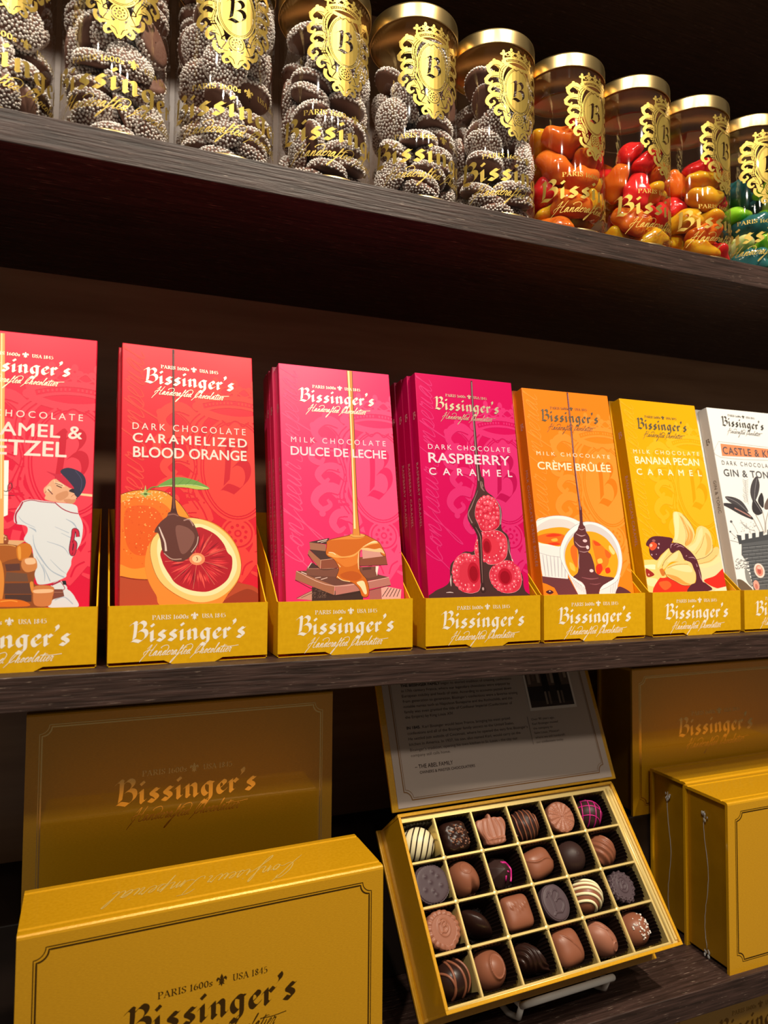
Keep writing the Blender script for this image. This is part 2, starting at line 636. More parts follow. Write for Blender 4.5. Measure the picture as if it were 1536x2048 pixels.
def crest_ops(letter=True):
    A = Art()
    ops = []
    add = lambda p: ops.append((1, p))
    cut = lambda p: ops.append((0, p))

    def st(f, pts, ws, mirror=True):
        for qd in A.stroke_quads(pts, ws):
            f(qd)
            if mirror:
                f([(-x, y) for x, y in qd])

    # scroll-work body
    st(add, [(-9, 19), (-13, 15), (-14.5, 8), (-13, 0), (-14.5, -8), (-11, -15), (-9, -22), (-5, -29), (0, -37)], [2.4, 4.6, 3.6, 2.6, 4, 5.4, 5, 4, 2])
    st(add, [(-12, 14), (-17, 19), (-21, 19), (-23.5, 16), (-22, 12.5), (-19, 13)], [5, 4.6, 3.6, 3, 2.4, 1.2])
    st(add, [(-14, 9), (-19, 10.5), (-24, 9), (-25, 5.5), (-22, 4), (-20.5, 6)], [5, 4, 3, 2.4, 2, 1])
    st(add, [(-13, 0), (-17, 2.5), (-21, 2), (-23, -.5), (-21, -3), (-19, -1.5)], [4, 3.6, 3, 2.4, 2, 1])
    st(add, [(-14, -8), (-18, -5), (-22.5, -6), (-24.5, -9.5), (-22, -12.5), (-19, -11), (-20, -9)], [5, 4.2, 3.4, 3, 2.2, 1.6, 1])
    st(add, [(-11, -15), (-16, -14), (-18.5, -17), (-16.5, -20), (-14, -18.5)], [5, 3.6, 2.8, 2, 1])
    st(add, spiral(-9, -24, 5.2, 2.6, 1.3), [2.4, 2, 1.2])
    st(add, [(-5, -30), (-8, -32), (-7, -35), (-4, -34)], [3, 2.2, 1.6, .8])
    for x, y, r in ((-24, 17.5, 1.3), (-25.5, 8, 1.2), (-22, -14, 1.2), (-12.5, 20.5, 1.6), (-19.5, 21.5, 1.2), (-10.5, -28.5, 1.2)):
        add(ellpts(x, y, r, r, 10)); add(ellpts(-x, y, r, r, 10))
    add(ellpts(0, -21.5, 5.6, 5.4)); add(ellpts(0, -30, 4, 4.5, 20))
    # engraved lines in the scrolls
    st(cut, [(-10, 17.5), (-13, 14), (-14, 8), (-12.6, 0), (-14, -8), (-10.6, -15), (-8.6, -21)], [.5])
    st(cut, [(-11, 18.6), (-14.6, 14.5), (-15.4, 8), (-13.4, 0), (-15.5, -8), (-12.4, -14)], [.4])
    st(cut, [(-15, 17), (-19, 18), (-22, 15.5), (-21, 13.5)], [.5]); st(cut, [(-16, 9.4), (-21, 9), (-23.5, 6.5)], [.5])
    st(cut, [(-15, .8), (-19, 1.6), (-21.6, -.6)], [.45]); st(cut, [(-16, -7.4), (-20, -6.8), (-23, -9.4), (-21.5, -11.5)], [.5])
    st(cut, [(-13, -15), (-16, -15.4), (-17, -17.6)], [.45]); st(cut, [(-12.5, -10.5), (-16, -11), (-17.6, -12.4)], [.9, .9, .3])
    st(cut, [(-7.4, -17.5), (-9.5, -20), (-6.5, -21.6), (-9, -26.5), (-5.4, -27.5)], [1.1, .5, .8, .5, .3]); st(cut, [(-4.6, -30.5), (-2.2, -32), (-1, -35)], [.5])
    cut(ellpts(0, -21.5, 4.9, 4.7)); add(ellpts(0, -21.5, 4.4, 4.2))
    for i in range(9):
        a = 2 * PI * i / 9 + .2
        cut(ellpts(2.7 * math.cos(a), -21.5 + 2.6 * math.sin(a), .55, .55, 8))
    cut(ellpts(0, -21.5, 1.2, 1.2, 12)); add(ellpts(0, -21.5, .7, .7, 10))
    random.seed(7)
    for i in range(26):
        x, y = random.uniform(-16, -10.5), random.uniform(-13, 16)
        cut(ellpts(x, y, .35, .35, 6)); cut(ellpts(-x, y, .35, .35, 6))
    for a, bq in (((-18, 17.4), (-13.5, 12)), ((-20, 8.2), (-14, 6.5)), ((-18.5, .4), (-13.4, -2.5)), ((-19.5, -9.2), (-13.2, -9.5)), ((-14.6, -16.6), (-10.4, -18.5))):
        st(cut, [a, ((a[0] + bq[0]) / 2, (a[1] + bq[1]) / 2 + .6), bq], [.2, .6, .2])
    for sx in (-1, 1):
        for t in range(7):
            cut(ellpts(sx * (12.9 + .25 * abs(t - 3)), -9 + 3 * t, .32, .55, 8))
    # oval frame
    add(ellpts(0, 0, 12.6, 17.9, 48)); cut(ellpts(0, 0, 11.7, 17.0, 48)); add(ellpts(0, 0, 11.3, 16.6, 48)); cut(ellpts(0, 0, 10.9, 16.2, 48)); add(ellpts(0, 0, 10.5, 15.8, 48))
    # ribbon under the crown
    st(add, [(-12, 19.5), (-6, 17.6), (0, 17), (6, 17.6), (12, 19.5)], [2.4], False)
    st(cut, [(-4.5, 16.4), (-2.5, 14.8), (-.8, 16.2), (.8, 16.2), (2.5, 14.8), (4.5, 16.4)], [.5], False)
    # crown
    st(add, [(-12.5, 20.6), (-6, 22.6), (0, 23.2), (6, 22.6), (12.5, 20.6)], [4.4], False)
    st(cut, [(-10.5, 20.9), (-6, 22.2), (0, 22.8), (6, 22.2), (10.5, 20.9)], [1.7], False)
    for i in range(17):
        x = -9.6 + 1.2 * i
        if i != 8:
            add([(x - .28, 22.3 - .016 * x * x), (x + .28, 22.3 - .016 * x * x), (x + .28, 23.2 - .016 * x * x), (x - .28, 23.2 - .016 * x * x)])
    for i, x in enumerate((-12.5, -6.4, 0, 6.4, 12.5)):
        y = 26.8 - .012 * x * x
        h = 1.0 if i in (1, 3) else .82
        st(add, [(x, y - 2.5), (x, y + 1)], [1.6, 1.0], False)
        add(ellpts(x, y + 3.6 * h, 1.05, 1.5, 12)); add(ellpts(x - 1.4, y + 1.7 * h, 1.15, .95, 10)); add(ellpts(x + 1.4, y + 1.7 * h, 1.15, .95, 10)); add(ellpts(x, y + 1.2 * h, 1.2, 1.0, 10))
        cut(ellpts(x, y + 1.8, .4, .4, 8))
    st(add, [(-12.5, 24.6), (-9.5, 27.5), (-6.4, 25.4), (-3.2, 28.2), (0, 25.6)], [.7])
    st(add, [(-6.4, 26.8), (-3.2, 25.2), (0, 27.2)], [.5]); st(add, [(-12.5, 26.8), (-9.5, 25), (-6.4, 27)], [.5])
    if letter:
        q, s = blackletter(A, 'B', -6.4, -8.2, 6.4, -8.2)
        for p in q:
            cut(p)
    return ops


def inside_spans(ops, y):
    """solid x-intervals on the scan line y"""
    spans = []
    for on, p in ops:
        xs = []
        for i in range(len(p)):
            (xa, ya), (xb, yb) = p[i - 1], p[i]
            if (ya > y) != (yb > y):
                xs.append(xa + (y - ya) * (xb - xa) / (yb - ya))
        xs.sort()
        for a, b in zip(xs[::2], xs[1::2]):
            if on:
                n = []
                for c, d in spans:
                    if d < a or c > b:
                        n.append((c, d))
                    else:
                        a, b = min(a, c), max(b, d)
                n.append((a, b))
                spans = n
            else:
                n = []
                for c, d in spans:
                    if d <= a or c >= b:
                        n.append((c, d))
                    else:
                        if c < a:
                            n.append((c, a))
                        if d > b:
                            n.append((b, d))
                spans = n
    return spans


# ------------------------------------------------------------------ scanline union so that overlapping strokes become one flat layer
def flatten(polys, dy):
    items = [(min(p[1] for p in q), max(p[1] for p in q), q) for q in polys]
    y0, y1 = min(i[0] for i in items), max(i[1] for i in items)
    items.sort(key=lambda i: i[0])
    out = []
    n = max(1, int((y1 - y0) / dy))
    dy = (y1 - y0) / n
    active = []
    k = 0
    for r in range(n):
        y = y0 + (r + .5) * dy
        while k < len(items) and items[k][0] <= y:
            active.append(items[k])
            k += 1
        active = [i for i in active if i[1] > y]
        sp = []
        for _, _, p in active:
            xs = []
            for i in range(len(p)):
                (xa, ya), (xb, yb) = p[i - 1], p[i]
                if (ya > y) != (yb > y):
                    xs.append(xa + (y - ya) * (xb - xa) / (yb - ya))
            xs.sort()
            sp += list(zip(xs[::2], xs[1::2]))
        sp.sort()
        cur = None
        for a, b in sp:
            if cur and a <= cur[1] + 1e-6:
                cur[1] = max(cur[1], b)
            else:
                cur = [a, b]
                out.append((cur, y))
    return [[(c[0], y - dy / 2), (c[1], y - dy / 2), (c[1], y + dy / 2), (c[0], y + dy / 2)] for c, y in out]


SHAPES = {}


def shape(key):
    """cached flat shapes in their own units: the mark is 100 wide with its baseline at 0"""
    if key in SHAPES:
        return SHAPES[key]
    A = Art()
    if key == 'word':
        q = flatten(blackletter(A, "Bissinger's", 0, 0, 100, 0)[0], .16)
    elif key == 'B':
        q = flatten(blackletter(A, 'B', 0, 0, 14.8, 0)[0], .16)
    elif key == 'line':
        s = 100 / 9.57
        q = roman(A, 'PARIS 1600s', 17.3, 1.86 * s, 48.3, .36 * s) + roman(A, 'USA 1845', 59.8, 1.86 * s, 81, .36 * s)
        fl = []
        for p in fleur(53.5, 2.06 * s, .66 * s):
            for t in tessellate_polygon([[Vector((a, b, 0)) for a, b in p]]):
                fl.append([p[i] for i in t])
        q = flatten(q, .1) + flatten(fl, .1)
    elif key == 'script':
        s = 100 / 9.57
        n = sum(CU_[c][0] for c in 'Handcrafted Chocolatier')
        q, _ = cursive(A, 'Handcrafted Chocolatier', 12, -1.12 * s, 73.5 / n, 0.046 * s)
        q += A.stroke_quads([(77, -.62 * s), (84.6, -.66 * s), (93, -.58 * s)], [.045 * s])
        q = flatten(q, .08)
    elif key == 'confiseur':
        q, w = cursive(A, 'Confiseur Imperial', 0, 0, 1, .085)
        k = 100 / w
        q = flatten([[(x * k, y * k) for x, y in p] for p in q], .14)
    elif key == 'handcr':
        q, w = cursive(A, 'Handcrafted', 0, 0, 1, .09)
        q = flatten(q, .03)
    elif key in ('crest', 'crest_B'):
        ops = crest_ops(key == 'crest')
        q = []
        y = -39.0
        while y < 33:
            q += [[(a, y), (b, y), (b, y + .11), (a, y + .11)] for a, b in inside_spans(ops, y + .055) if b - a > .03]
            y += .11
    SHAPES[key] = q
    return q


def put(art, col, key, x0, y0, sx, sy=None, rise=0.0, rot=0.0):
    """place a cached shape: origin, scale per axis, rise per unit of x, turn about the origin"""
    sy = sx if sy is None else sy
    c, s = math.cos(rot), math.sin(rot)
    for p in shape(key):
        Q = [(x * sx, y * sy + x * sx * rise) for x, y in p]
        art.raw(col, [(x0 + x * c - y * s, y0 + x * s + y * c) for x, y in Q])
    art.nxt()


def mark(art, col, x0, y0, x1, y1, script=True, line=True):
    k = (x1 - x0) / 100
    r = (y1 - y0) / (x1 - x0)
    for key in ['word'] + (['line'] if line else []) + (['script'] if script else []):
        put(art, col, key, x0, y0, k, k, r)


# ------------------------------------------------------------------ wood, back panel and shelves
def wood(name, c1, c2, rough, spec=.5):
    mt = textured(name, c1, c2, 1.0, rough, .6, (28, 520, 520), 6, spec=spec)
    b = mt.node_tree.nodes['Principled BSDF']
    # sparse open pores with a polished fleck
    tc = nd(mt, 'ShaderNodeTexCoord')
    mp = nd(mt, 'ShaderNodeMapping')
    mp.inputs['Scale'].default_value = (90, 1500, 1500)
    ns = nd(mt, 'ShaderNodeTexNoise')
    ns.inputs['Scale'].default_value = 1.0
    ns.inputs['Detail'].default_value = 3
    rp = nd(mt, 'ShaderNodeValToRGB')
    rp.color_ramp.elements[0].position = .66
    rp.color_ramp.elements[1].position = .74
    mx = nd(mt, 'ShaderNodeMix', data_type='RGBA')
    old = b.inputs['Base Color'].links[0].from_socket
    mt.node_tree.links.new(old, mx.inputs[6])
    mx.inputs[7].default_value = lin('A08C7C')
    ln(mt, tc, 'Object', mp, 'Vector')
    ln(mt, mp, 'Vector', ns, 'Vector')
    ln(mt, ns, 'Fac', rp, 'Fac')
    ln(mt, rp, 'Color', mx, 0)
    mt.node_tree.links.new(mx.outputs[2], b.inputs['Base Color'])
    mr = nd(mt, 'ShaderNodeMapRange')
    mr.inputs['To Min'].default_value = rough
    mr.inputs['To Max'].default_value = .25
    ln(mt, rp, 'Color', mr, 'Value')
    ln(mt, mr, 'Result', b, 'Roughness')
    return mt


WOOD = wood('dark_walnut_veneer', '251711', '44302A', .5)
PANEL = textured('dark_back_panel', 'A67C5E', 'BC9270', 18, .2, .04, (.3, .3, 3), 4, spec=.5)
BLACKISH = principled('black_edge_band', '2B2724', .5)

Z_TOP, Z_MID, Z_LOW, Z_FLOOR = .3143, 0.0, -.2731, -.449
T = .0193
BACK = .200
b = MB()
b.box(-.9, BACK, -.7, 1.5, BACK + .02, .75)
tag(b.build('wall_back', PANEL), 'dark glossy back panel behind the shelves', 'back panel', kind='structure')
b = MB()
b.box(-.9, 0, .60, 1.5, BACK, .62)
tag(b.build('unseen_shade_board', WOOD), kind='structure')  # unseen board above the jars, added to keep the back panel dark
for z, lab in ((Z_TOP, 'dark walnut shelf board carrying the row of clear candy jars'), (Z_MID, 'dark walnut shelf board carrying the gold trays of chocolate bars'),
               (Z_LOW, 'dark walnut shelf board carrying the gold gift boxes and the open box'), (Z_FLOOR, 'lowest shelf board in the dark under the gift boxes')):
    b = MB()
    b.box(-.9, 0, z - T, 1.5, BACK, z)
    tag(b.build('shelf_board', WOOD, bevel=.0006), lab, 'shelf', 'shelf boards of the display')
b = MB()
b.box(-.85, .1, Z_LOW, 1.45, BACK, -.18)
tag(b.build('riser_step', principled('dark_step', '1E130D', .5), bevel=.001), 'dark step at the back of the gift box shelf', 'riser')


# ------------------------------------------------------------------ candy jars
def clear_plastic(name, tint, gloss):
    mt = bpy.data.materials.new(name)
    mt.use_nodes = True
    nt = mt.node_tree
    nt.nodes.remove(nt.nodes['Principled BSDF'])
    out = nt.nodes['Material Output']
    tr = nd(mt, 'ShaderNodeBsdfTransparent')
    tr.inputs[0].default_value = tint
    gl = nd(mt, 'ShaderNodeBsdfGlossy')
    gl.inputs['Roughness'].default_value = .05
    lw = nd(mt, 'ShaderNodeLayerWeight')
    lw.inputs['Blend'].default_value = .5
    pw = nd(mt, 'ShaderNodeMath', operation='POWER')
    pw.inputs[1].default_value = 4.0
    fr = nd(mt, 'ShaderNodeMath', operation='MULTIPLY_ADD')
    fr.inputs[1].default_value = .55
    fr.inputs[2].default_value = gloss
    ln(mt, lw, 'Facing', pw, 0)
    ln(mt, pw, 0, fr, 0)
    mx = nd(mt, 'ShaderNodeMixShader')
    ln(mt, fr, 0, mx, 0)
    ln(mt, tr, 0, mx, 1)
    ln(mt, gl, 0, mx, 2)
    ln(mt, mx, 0, out, 'Surface')
    return mt


CLEAR = clear_plastic('clear_plastic', (.97, .96, .95, 1), .035)
FROST = clear_plastic('cloudy_plastic', (.80, .78, .78, 1), .10)
JARGOLD = principled('jar_gold_print', 'C4A852', .38, metal=.75, spec=.6)
LIDGOLD = principled('brushed_gold_lid', (.82, .60, .26, 1), .28, metal=1.0)
JR = .0325
JX = [-.0245, .0436, .1114, .1807, .25, .317, .384, .4514, .5182, .5866]
JY = .0356
JTURN = [22, 2, 4, 9, 2, 7, 12, 20, 16, -13]
JNAME = ['leftmost jar at the photo edge', 'second jar from the left', 'third jar from the left', 'fourth jar from the left', 'fifth from the left',
         'sixth from the left, beside the gummies', 'first gummy jar beside the nonpareils', 'middle one of its three', 'beside the green gummy jar', 'at the right edge']
JSHORT = ['leftmost', 'second', 'third', 'fourth', 'fifth', 'sixth', 'seventh', 'eighth', 'ninth', 'tenth']

bb = MB()
bb.lathe([(JR - .0018, .0008), (JR - .0004, .0012), (JR, .0028), (JR, .1306), (JR - .0006, .1312)], 72)
bb.lathe([(JR - .0016, .0009), (.02, .0016), (.0005, .002)], 72)
JAR_BODY = bb.mesh('jar_body', CLEAR)
bb = MB()
bb.lathe([(JR + .0003, .0), (JR + .0004, .0006), (JR + .0004, .0022), (JR + .0001, .0024)], 72)
JAR_BASE = bb.mesh('base_rim', LIDGOLD)
bb = MB()
bb.lathe([(JR + .0001, .1303), (JR + .0005, .1302), (JR + .0005, .1308), (JR + .0005, .1400), (JR + .0003, .1413), (JR - .001, .1418), (JR - .0045, .1416), (JR - .005, .1408), (.0005, .1408)], 96)
bb.lathe([(JR - .0001, .1303), (JR - .0003, .137), (.0005, .1375)], 72)
JAR_LID = bb.mesh('lid', LIDGOLD)
bb = MB()
bb.lathe([(JR - .0006, .1302), (JR - .0010, .122), (JR - .0012, .1125), (JR - .0022, .1115), (JR - .004, .1118), (.0005, .1122)], 72)
JAR_COLLAR = bb.mesh('inner_collar', FROST)
A = Art()
put(A, 'gold', 'crest', 0, 95.5, 1.0)
for key in ('word', 'line', 'script'):
    put(A, 'gold', key, -46, 25.5, 1.02, .90)
JAR_PRINT = A.mesh('gold_print', {'gold': JARGOLD}, z0=.0002, wrap=(JR, 3.0))

JARS = []
for i, x in enumerate(JX):
    e = empty('candy_jar', (x, JY, Z_TOP), (0, 0, math.radians(JTURN[i])))
    what = 'clear jar of white sprinkled nonpareils' if i < 6 else ('clear jar of red and orange gummies' if i < 9 else 'clear jar of green and dark teal gummies')
    tag(e, f'{what} with gold lid, {JNAME[i]}', 'jar', 'candy jars on the top shelf')
    link('jar_body', JAR_BODY, e)
    link('base_rim', JAR_BASE, e)
    link('lid', JAR_LID, e)
    if i >= 6:
        link('inner_collar', JAR_COLLAR, e)
    link('gold_print', JAR_PRINT, e)
    JARS.append(e)

# ---- nonpareils: a chocolate disc with a coat of white sugar beads
CHOC_M = principled('milk_chocolate', '6E4030', .42, spec=.4)
CHOC_NP = principled('nonpareil_chocolate', '7C584A', .5, spec=.35)
BEAD = principled('white_sugar_bead', 'F8F2EC', .42, spec=.45, sss=.15, sss_r=(1, .9, .8), sss_s=.0006)
bb = MB()
R0 = .0138
bb.lathe([(.0005, -.0032), (R0 * .80, -.0032), (R0 * .97, -.0022), (R0, -.0004), (R0 * .95, .0022), (R0 * .78, .0042), (R0 * .45, .0056), (.0004, .0060)], 32)
NP_DISC = bb.mesh('nonpareil', CHOC_NP)


def bead_coat(seed):
    random.seed(seed)
    bm = bmesh.new()
    bmesh.ops.create_icosphere(bm, subdivisions=1, radius=1)
    V = [v.co.copy() for v in bm.verts]
    F = [[v.index for v in f.verts] for f in bm.faces]
    bm.free()
    M = MB()
    pts = []
    prof = [(R0, -.0014), (R0, .0004), (R0 * .95, .0024), (R0 * .78, .0044), (R0 * .45, .0058), (0, .0063)]
    d = .0019
    tot = [0]
    for a, c in zip(prof, prof[1:]):
        tot.append(tot[-1] + (a[0] + c[0]) * math.hypot(a[0] - c[0], a[1] - c[1]))
    for _ in range(14000):
        u = random.random() * tot[-1]
        k = min(max(j for j in range(len(tot)) if tot[j] <= u), len(prof) - 2)
        t = random.random()
        r = prof[k][0] + (prof[k + 1][0] - prof[k][0]) * t
        z = prof[k][1] + (prof[k + 1][1] - prof[k][1]) * t
        a = random.random() * 2 * PI
        p = (r * math.cos(a), r * math.sin(a), z)
        if all((p[0] - w[0]) ** 2 + (p[1] - w[1]) ** 2 + (p[2] - w[2]) ** 2 > (d * .87) ** 2 for w in pts):
            pts.append(p)
    for p in pts:
        q = random.uniform(.00086, .00098)
        M.add([(p[0] + v.x * q, p[1] + v.y * q, p[2] + v.z * q) for v in V], F, 0, True)
    return M.mesh('sugar_beads', BEAD, weld=False)


NP_COAT = [bead_coat(s) for s in (1, 2)]
NP_SIM = [[(170,-11,55,4,33,94,-2),(-124,-197,131,25,1,-84,48),(-180,-1,103,94,-21,26,5),(13,-178,135,19,-50,-18,-83),(-10,173,66,8,24,96,-11),(-64,163,131,98,-13,-3,16),(158,-63,151,10,87,-48,0),(70,158,206,35,14,10,92),(117,-124,242,92,-13,4,-36),(-169,-24,242,2,-31,-94,11),(116,129,283,15,-20,4,-97),(-167,29,298,99,-10,5,-1),(182,-26,332,82,16,15,54),(-149,83,372,77,-5,12,63),(-228,122,561,15,68,-20,69),(134,217,475,0,-37,-58,-72),(-1,-184,343,93,28,-14,-18),(-35,132,425,50,5,17,85),(150,-81,464,78,-6,9,62),(182,107,513,53,72,9,-44),(-49,59,553,16,-98,10,11),(-143,-153,406,90,27,-31,13),(156,-95,594,19,-1,98,-10),(-154,-91,572,94,27,0,-21),(201,4,720,12,-91,17,-37),(92,-89,692,39,37,-11,-84),(-13,-253,593,9,14,73,-66),(-18,169,657,23,-2,-2,-97),(-93,-198,733,79,-61,2,-4),(-160,-2,703,98,18,-2,4),(178,-63,911,87,-43,-15,20),(118,-196,908,13,52,-67,51),(83,150,777,13,-33,93,-5),(4,170,822,97,-4,-14,22),(113,128,929,69,-6,-3,72),(-91,-26,819,74,29,7,-60),(-246,-67,874,65,-15,-67,34),(-80,-39,915,25,-4,-27,93),(-186,179,930,66,18,64,-36),(-19,183,1101,47,-45,1,76),(-101,-138,1001,10,14,-16,97),(-192,-22,1167,30,49,-82,-11),(162,-103,1056,94,-23,-24,4),(-53,-228,1168,45,55,-63,30),(170,26,1090,62,-34,6,70),(54,166,1040,93,-24,-28,2),(166,42,1206,97,-3,-14,-21),(-14,-79,1173,15,44,37,80)],
[(154,67,59,8,99,-13,6),(-11,-170,33,90,0,0,43),(-140,90,33,8,0,0,100),(-107,-138,141,21,69,69,-9),(81,150,106,99,-9,-3,13),(214,9,249,49,69,29,46),(205,-150,142,54,-2,73,-42),(-164,42,151,7,56,-82,12),(-132,-108,248,89,-2,2,-45),(-66,163,187,98,-14,1,16),(63,-137,205,70,40,36,47),(167,92,304,0,60,-18,-78),(-146,-82,335,74,-5,1,67),(-175,-22,449,84,3,-17,51),(57,-169,373,26,-67,-69,2),(-21,170,274,63,0,9,77),(43,169,410,11,-97,15,-18),(153,69,488,10,-3,21,-97),(162,-101,502,14,-54,66,50),(-85,145,424,90,0,-21,38),(-113,-135,510,55,14,-18,80),(81,-215,508,27,-5,52,-81),(-96,146,540,10,6,-12,-99),(-75,156,629,94,-12,-3,32),(198,-162,697,20,42,-63,-63),(161,55,638,97,-13,-13,-17),(-258,16,625,38,63,37,57),(157,62,731,91,-9,-6,41),(-113,231,801,70,-52,-45,-19),(-19,-177,676,31,82,47,7),(-108,-132,687,80,-8,-31,-50),(131,-126,844,93,-14,-28,21),(-72,59,749,15,31,94,1),(-169,12,819,5,35,93,2),(99,146,821,71,-14,-5,-69),(29,-168,881,16,-33,1,93),(81,149,915,37,-6,-2,-93),(-171,16,885,53,-5,-3,85),(-121,-121,955,99,10,-4,13),(-14,-174,1026,0,4,-12,99),(-48,163,1015,24,6,96,9),(172,23,980,55,12,4,83),(-104,137,1056,28,26,0,-93),(76,-158,1119,40,8,-13,90),(172,27,1070,95,9,10,29),(-26,169,1186,18,-21,-5,-96),(136,118,1198,42,-25,10,-87),(-172,52,1094,48,-14,-29,81),(251,-56,1223,19,-74,-4,65),(-181,-51,1142,32,-13,-33,88),(40,-171,1206,49,9,-11,86)],
[(-77,151,33,99,0,0,10),(169,15,60,5,-9,99,-9),(26,-203,112,21,56,-73,32),(-169,-26,85,2,-9,97,22),(33,167,113,67,-2,2,-74),(110,-98,165,98,-20,-3,5),(57,147,216,2,3,-100,-4),(-166,-31,156,34,8,20,-92),(-161,190,212,74,-57,-25,24),(-150,-77,233,9,8,-18,98),(-74,-157,284,85,19,-2,49),(255,45,244,10,-67,-22,70),(65,158,310,12,-98,-16,-5),(122,-123,310,97,-4,25,-7),(77,167,408,7,14,97,21),(-110,132,413,90,27,-10,-32),(136,-110,398,13,-24,-1,-96),(-121,-126,391,56,12,0,-82),(173,-41,470,98,-7,19,-6),(-174,-8,473,84,-5,-10,53),(-72,-163,523,82,15,15,-54),(113,-227,584,22,-56,53,60),(-139,-217,794,13,-49,-51,-70),(-169,187,627,24,27,-72,-60),(33,178,565,15,22,-91,-33),(171,-4,559,17,-14,-10,-97),(-103,-139,623,31,3,-12,94),(6,219,765,35,-67,54,37),(81,178,807,69,44,-24,52),(254,-42,799,29,60,-42,-61),(-148,84,774,38,-86,-26,-20),(160,74,629,59,-1,18,79),(63,-149,746,27,-17,-1,95),(-171,-29,778,30,-89,-29,-16),(65,-144,844,22,16,2,-96),(145,87,828,14,-22,51,-82),(-61,172,950,87,24,15,-40),(-168,-18,899,29,-63,69,22),(151,76,986,98,13,-3,14),(8,-120,962,3,26,93,26),(-232,-107,1038,16,72,14,-66),(222,-131,1071,11,-63,25,73),(-130,113,1049,60,7,-6,79),(148,88,1080,24,-3,-5,97),(-53,-87,1057,17,-1,-30,94),(-11,-232,1035,21,15,51,-82),(51,162,1153,37,-9,-3,92),(149,-98,1211,61,13,-18,-76),(-155,85,1161,23,21,-2,-95),(-99,-231,1246,76,62,-17,-11)]]
GUM_SIM = [[(193,-31,78,9,7,99,4),(-140,-142,78,5,37,-92,-9),(-156,97,107,20,-82,-43,-33),(-107,-211,241,51,-56,-26,-61),(39,206,80,72,0,-17,68),(-45,204,227,73,7,15,-66),(84,-178,114,29,-29,88,24),(169,62,225,11,79,-54,28),(168,-166,291,75,-23,-55,-29),(-92,-29,228,75,-15,-1,64),(127,193,376,14,70,49,-50),(-228,-14,364,87,-16,45,-11),(178,-26,418,32,94,8,2),(-63,111,355,95,18,-1,26),(-10,-223,426,61,-12,-35,-70),(208,75,539,22,95,3,-22),(68,-190,602,95,-26,-14,-9),(-59,-38,460,85,-4,18,50),(-177,-149,554,37,-8,79,48),(-49,209,530,75,25,13,-60),(-164,57,610,2,89,46,2),(-130,-182,737,73,3,43,54),(19,197,697,18,-63,72,22),(-201,68,770,23,19,28,91),(154,63,727,55,-68,32,36),(-10,-61,756,12,72,50,-46),(35,-222,867,48,-71,-50,-13),(-65,144,862,4,72,67,-18),(216,-88,741,64,54,37,39)],
[(217,-78,107,11,68,-17,70),(-150,-144,120,37,-30,87,-13),(147,172,87,29,31,22,-88),(26,-167,77,2,-18,-98,6),(-143,172,86,79,8,34,-50),(8,61,137,98,12,-13,-1),(109,-182,231,82,10,-26,-51),(203,71,244,94,9,-26,20),(-33,-230,335,32,-14,-55,-76),(-231,20,212,70,17,-66,-22),(-75,-45,265,45,8,22,86),(223,-60,422,29,-55,18,77),(-31,226,323,64,44,-19,61),(-233,-4,445,47,52,-43,-58),(-84,-116,464,30,84,-44,11),(45,72,343,71,20,1,68),(169,92,482,30,-36,7,88),(82,207,589,32,87,36,-13),(102,-170,568,10,-86,51,3),(-32,25,534,97,-21,-10,-7),(-102,-196,648,37,-2,-39,-84),(223,-39,668,5,-37,16,92),(-178,154,543,11,46,-56,-68),(-41,113,679,91,11,-38,-13),(159,119,784,93,27,-12,20),(73,-132,775,88,-38,-7,27),(-189,-76,713,14,6,-32,-93),(-131,180,890,17,30,86,-36),(-191,45,813,32,65,67,-18)]]
NP_TURN = [40, 0, 130, 200, 75, 250]
GUM_TURN = [0, 60, 160, 250]
NP_KEEP = [[0,1,2,3,5,6,7,8,9,10,11,12,13,14,15,16,17,18,19,20,21,23,24,25,26,27,28,29,30,32,33,34,35,36,37,38,39,40,41,42,43,44,45,46,47],[0,1,2,3,4,5,6,7,8,9,10,11,12,13,14,15,16,17,18,19,20,21,22,23,24,25,26,27,28,29,30,31,32,33,34,35,36,37,38,39,40,41,42,43,44,45,46,48,49,50],[0,1,2,3,4,5,6,7,8,9,10,11,12,13,15,16,17,18,21,22,23,24,25,26,27,28,29,31,32,33,35,36,37,38,39,40,41,42,43,44,45,46,48,49],[0,1,2,3,4,5,6,7,8,9,10,11,12,14,15,16,17,18,19,20,21,23,24,25,26,27,28,29,30,31,32,33,34,35,36,37,38,39,40,42,44],[0,2,3,4,5,6,7,8,9,10,11,12,13,15,16,17,18,19,20,21,22,23,24,25,26,27,28,29,30,31,32,34,35,36,37,38,39,40],[0,1,2,3,4,5,6,7,8,9,10,11,13,14,15,16,17,18,20,21,22,23,24,25,26,27,28,30,32,33,34,35,36,37,40,42,45]]
GUM_KEEP = [[0,1,2,3,4,5,7,8,9,10,11,12,13,14,15,16,17,18,19,20,21,22,23,24,25,26,27,28],[0,1,3,4,5,6,7,8,9,10,11,13,14,15,16,17,18,19,20,21,22,23,24,25,26,28],[0,1,2,3,4,5,6,7,8,9,10,12,13,14,15,16,18,19,20,21,22,23,24,25,26,27,28],[0,1,2,3,4,5,6,7,8,9,10,11,12,13,14,16,17,18,19,20,23,24,25,26,28]]

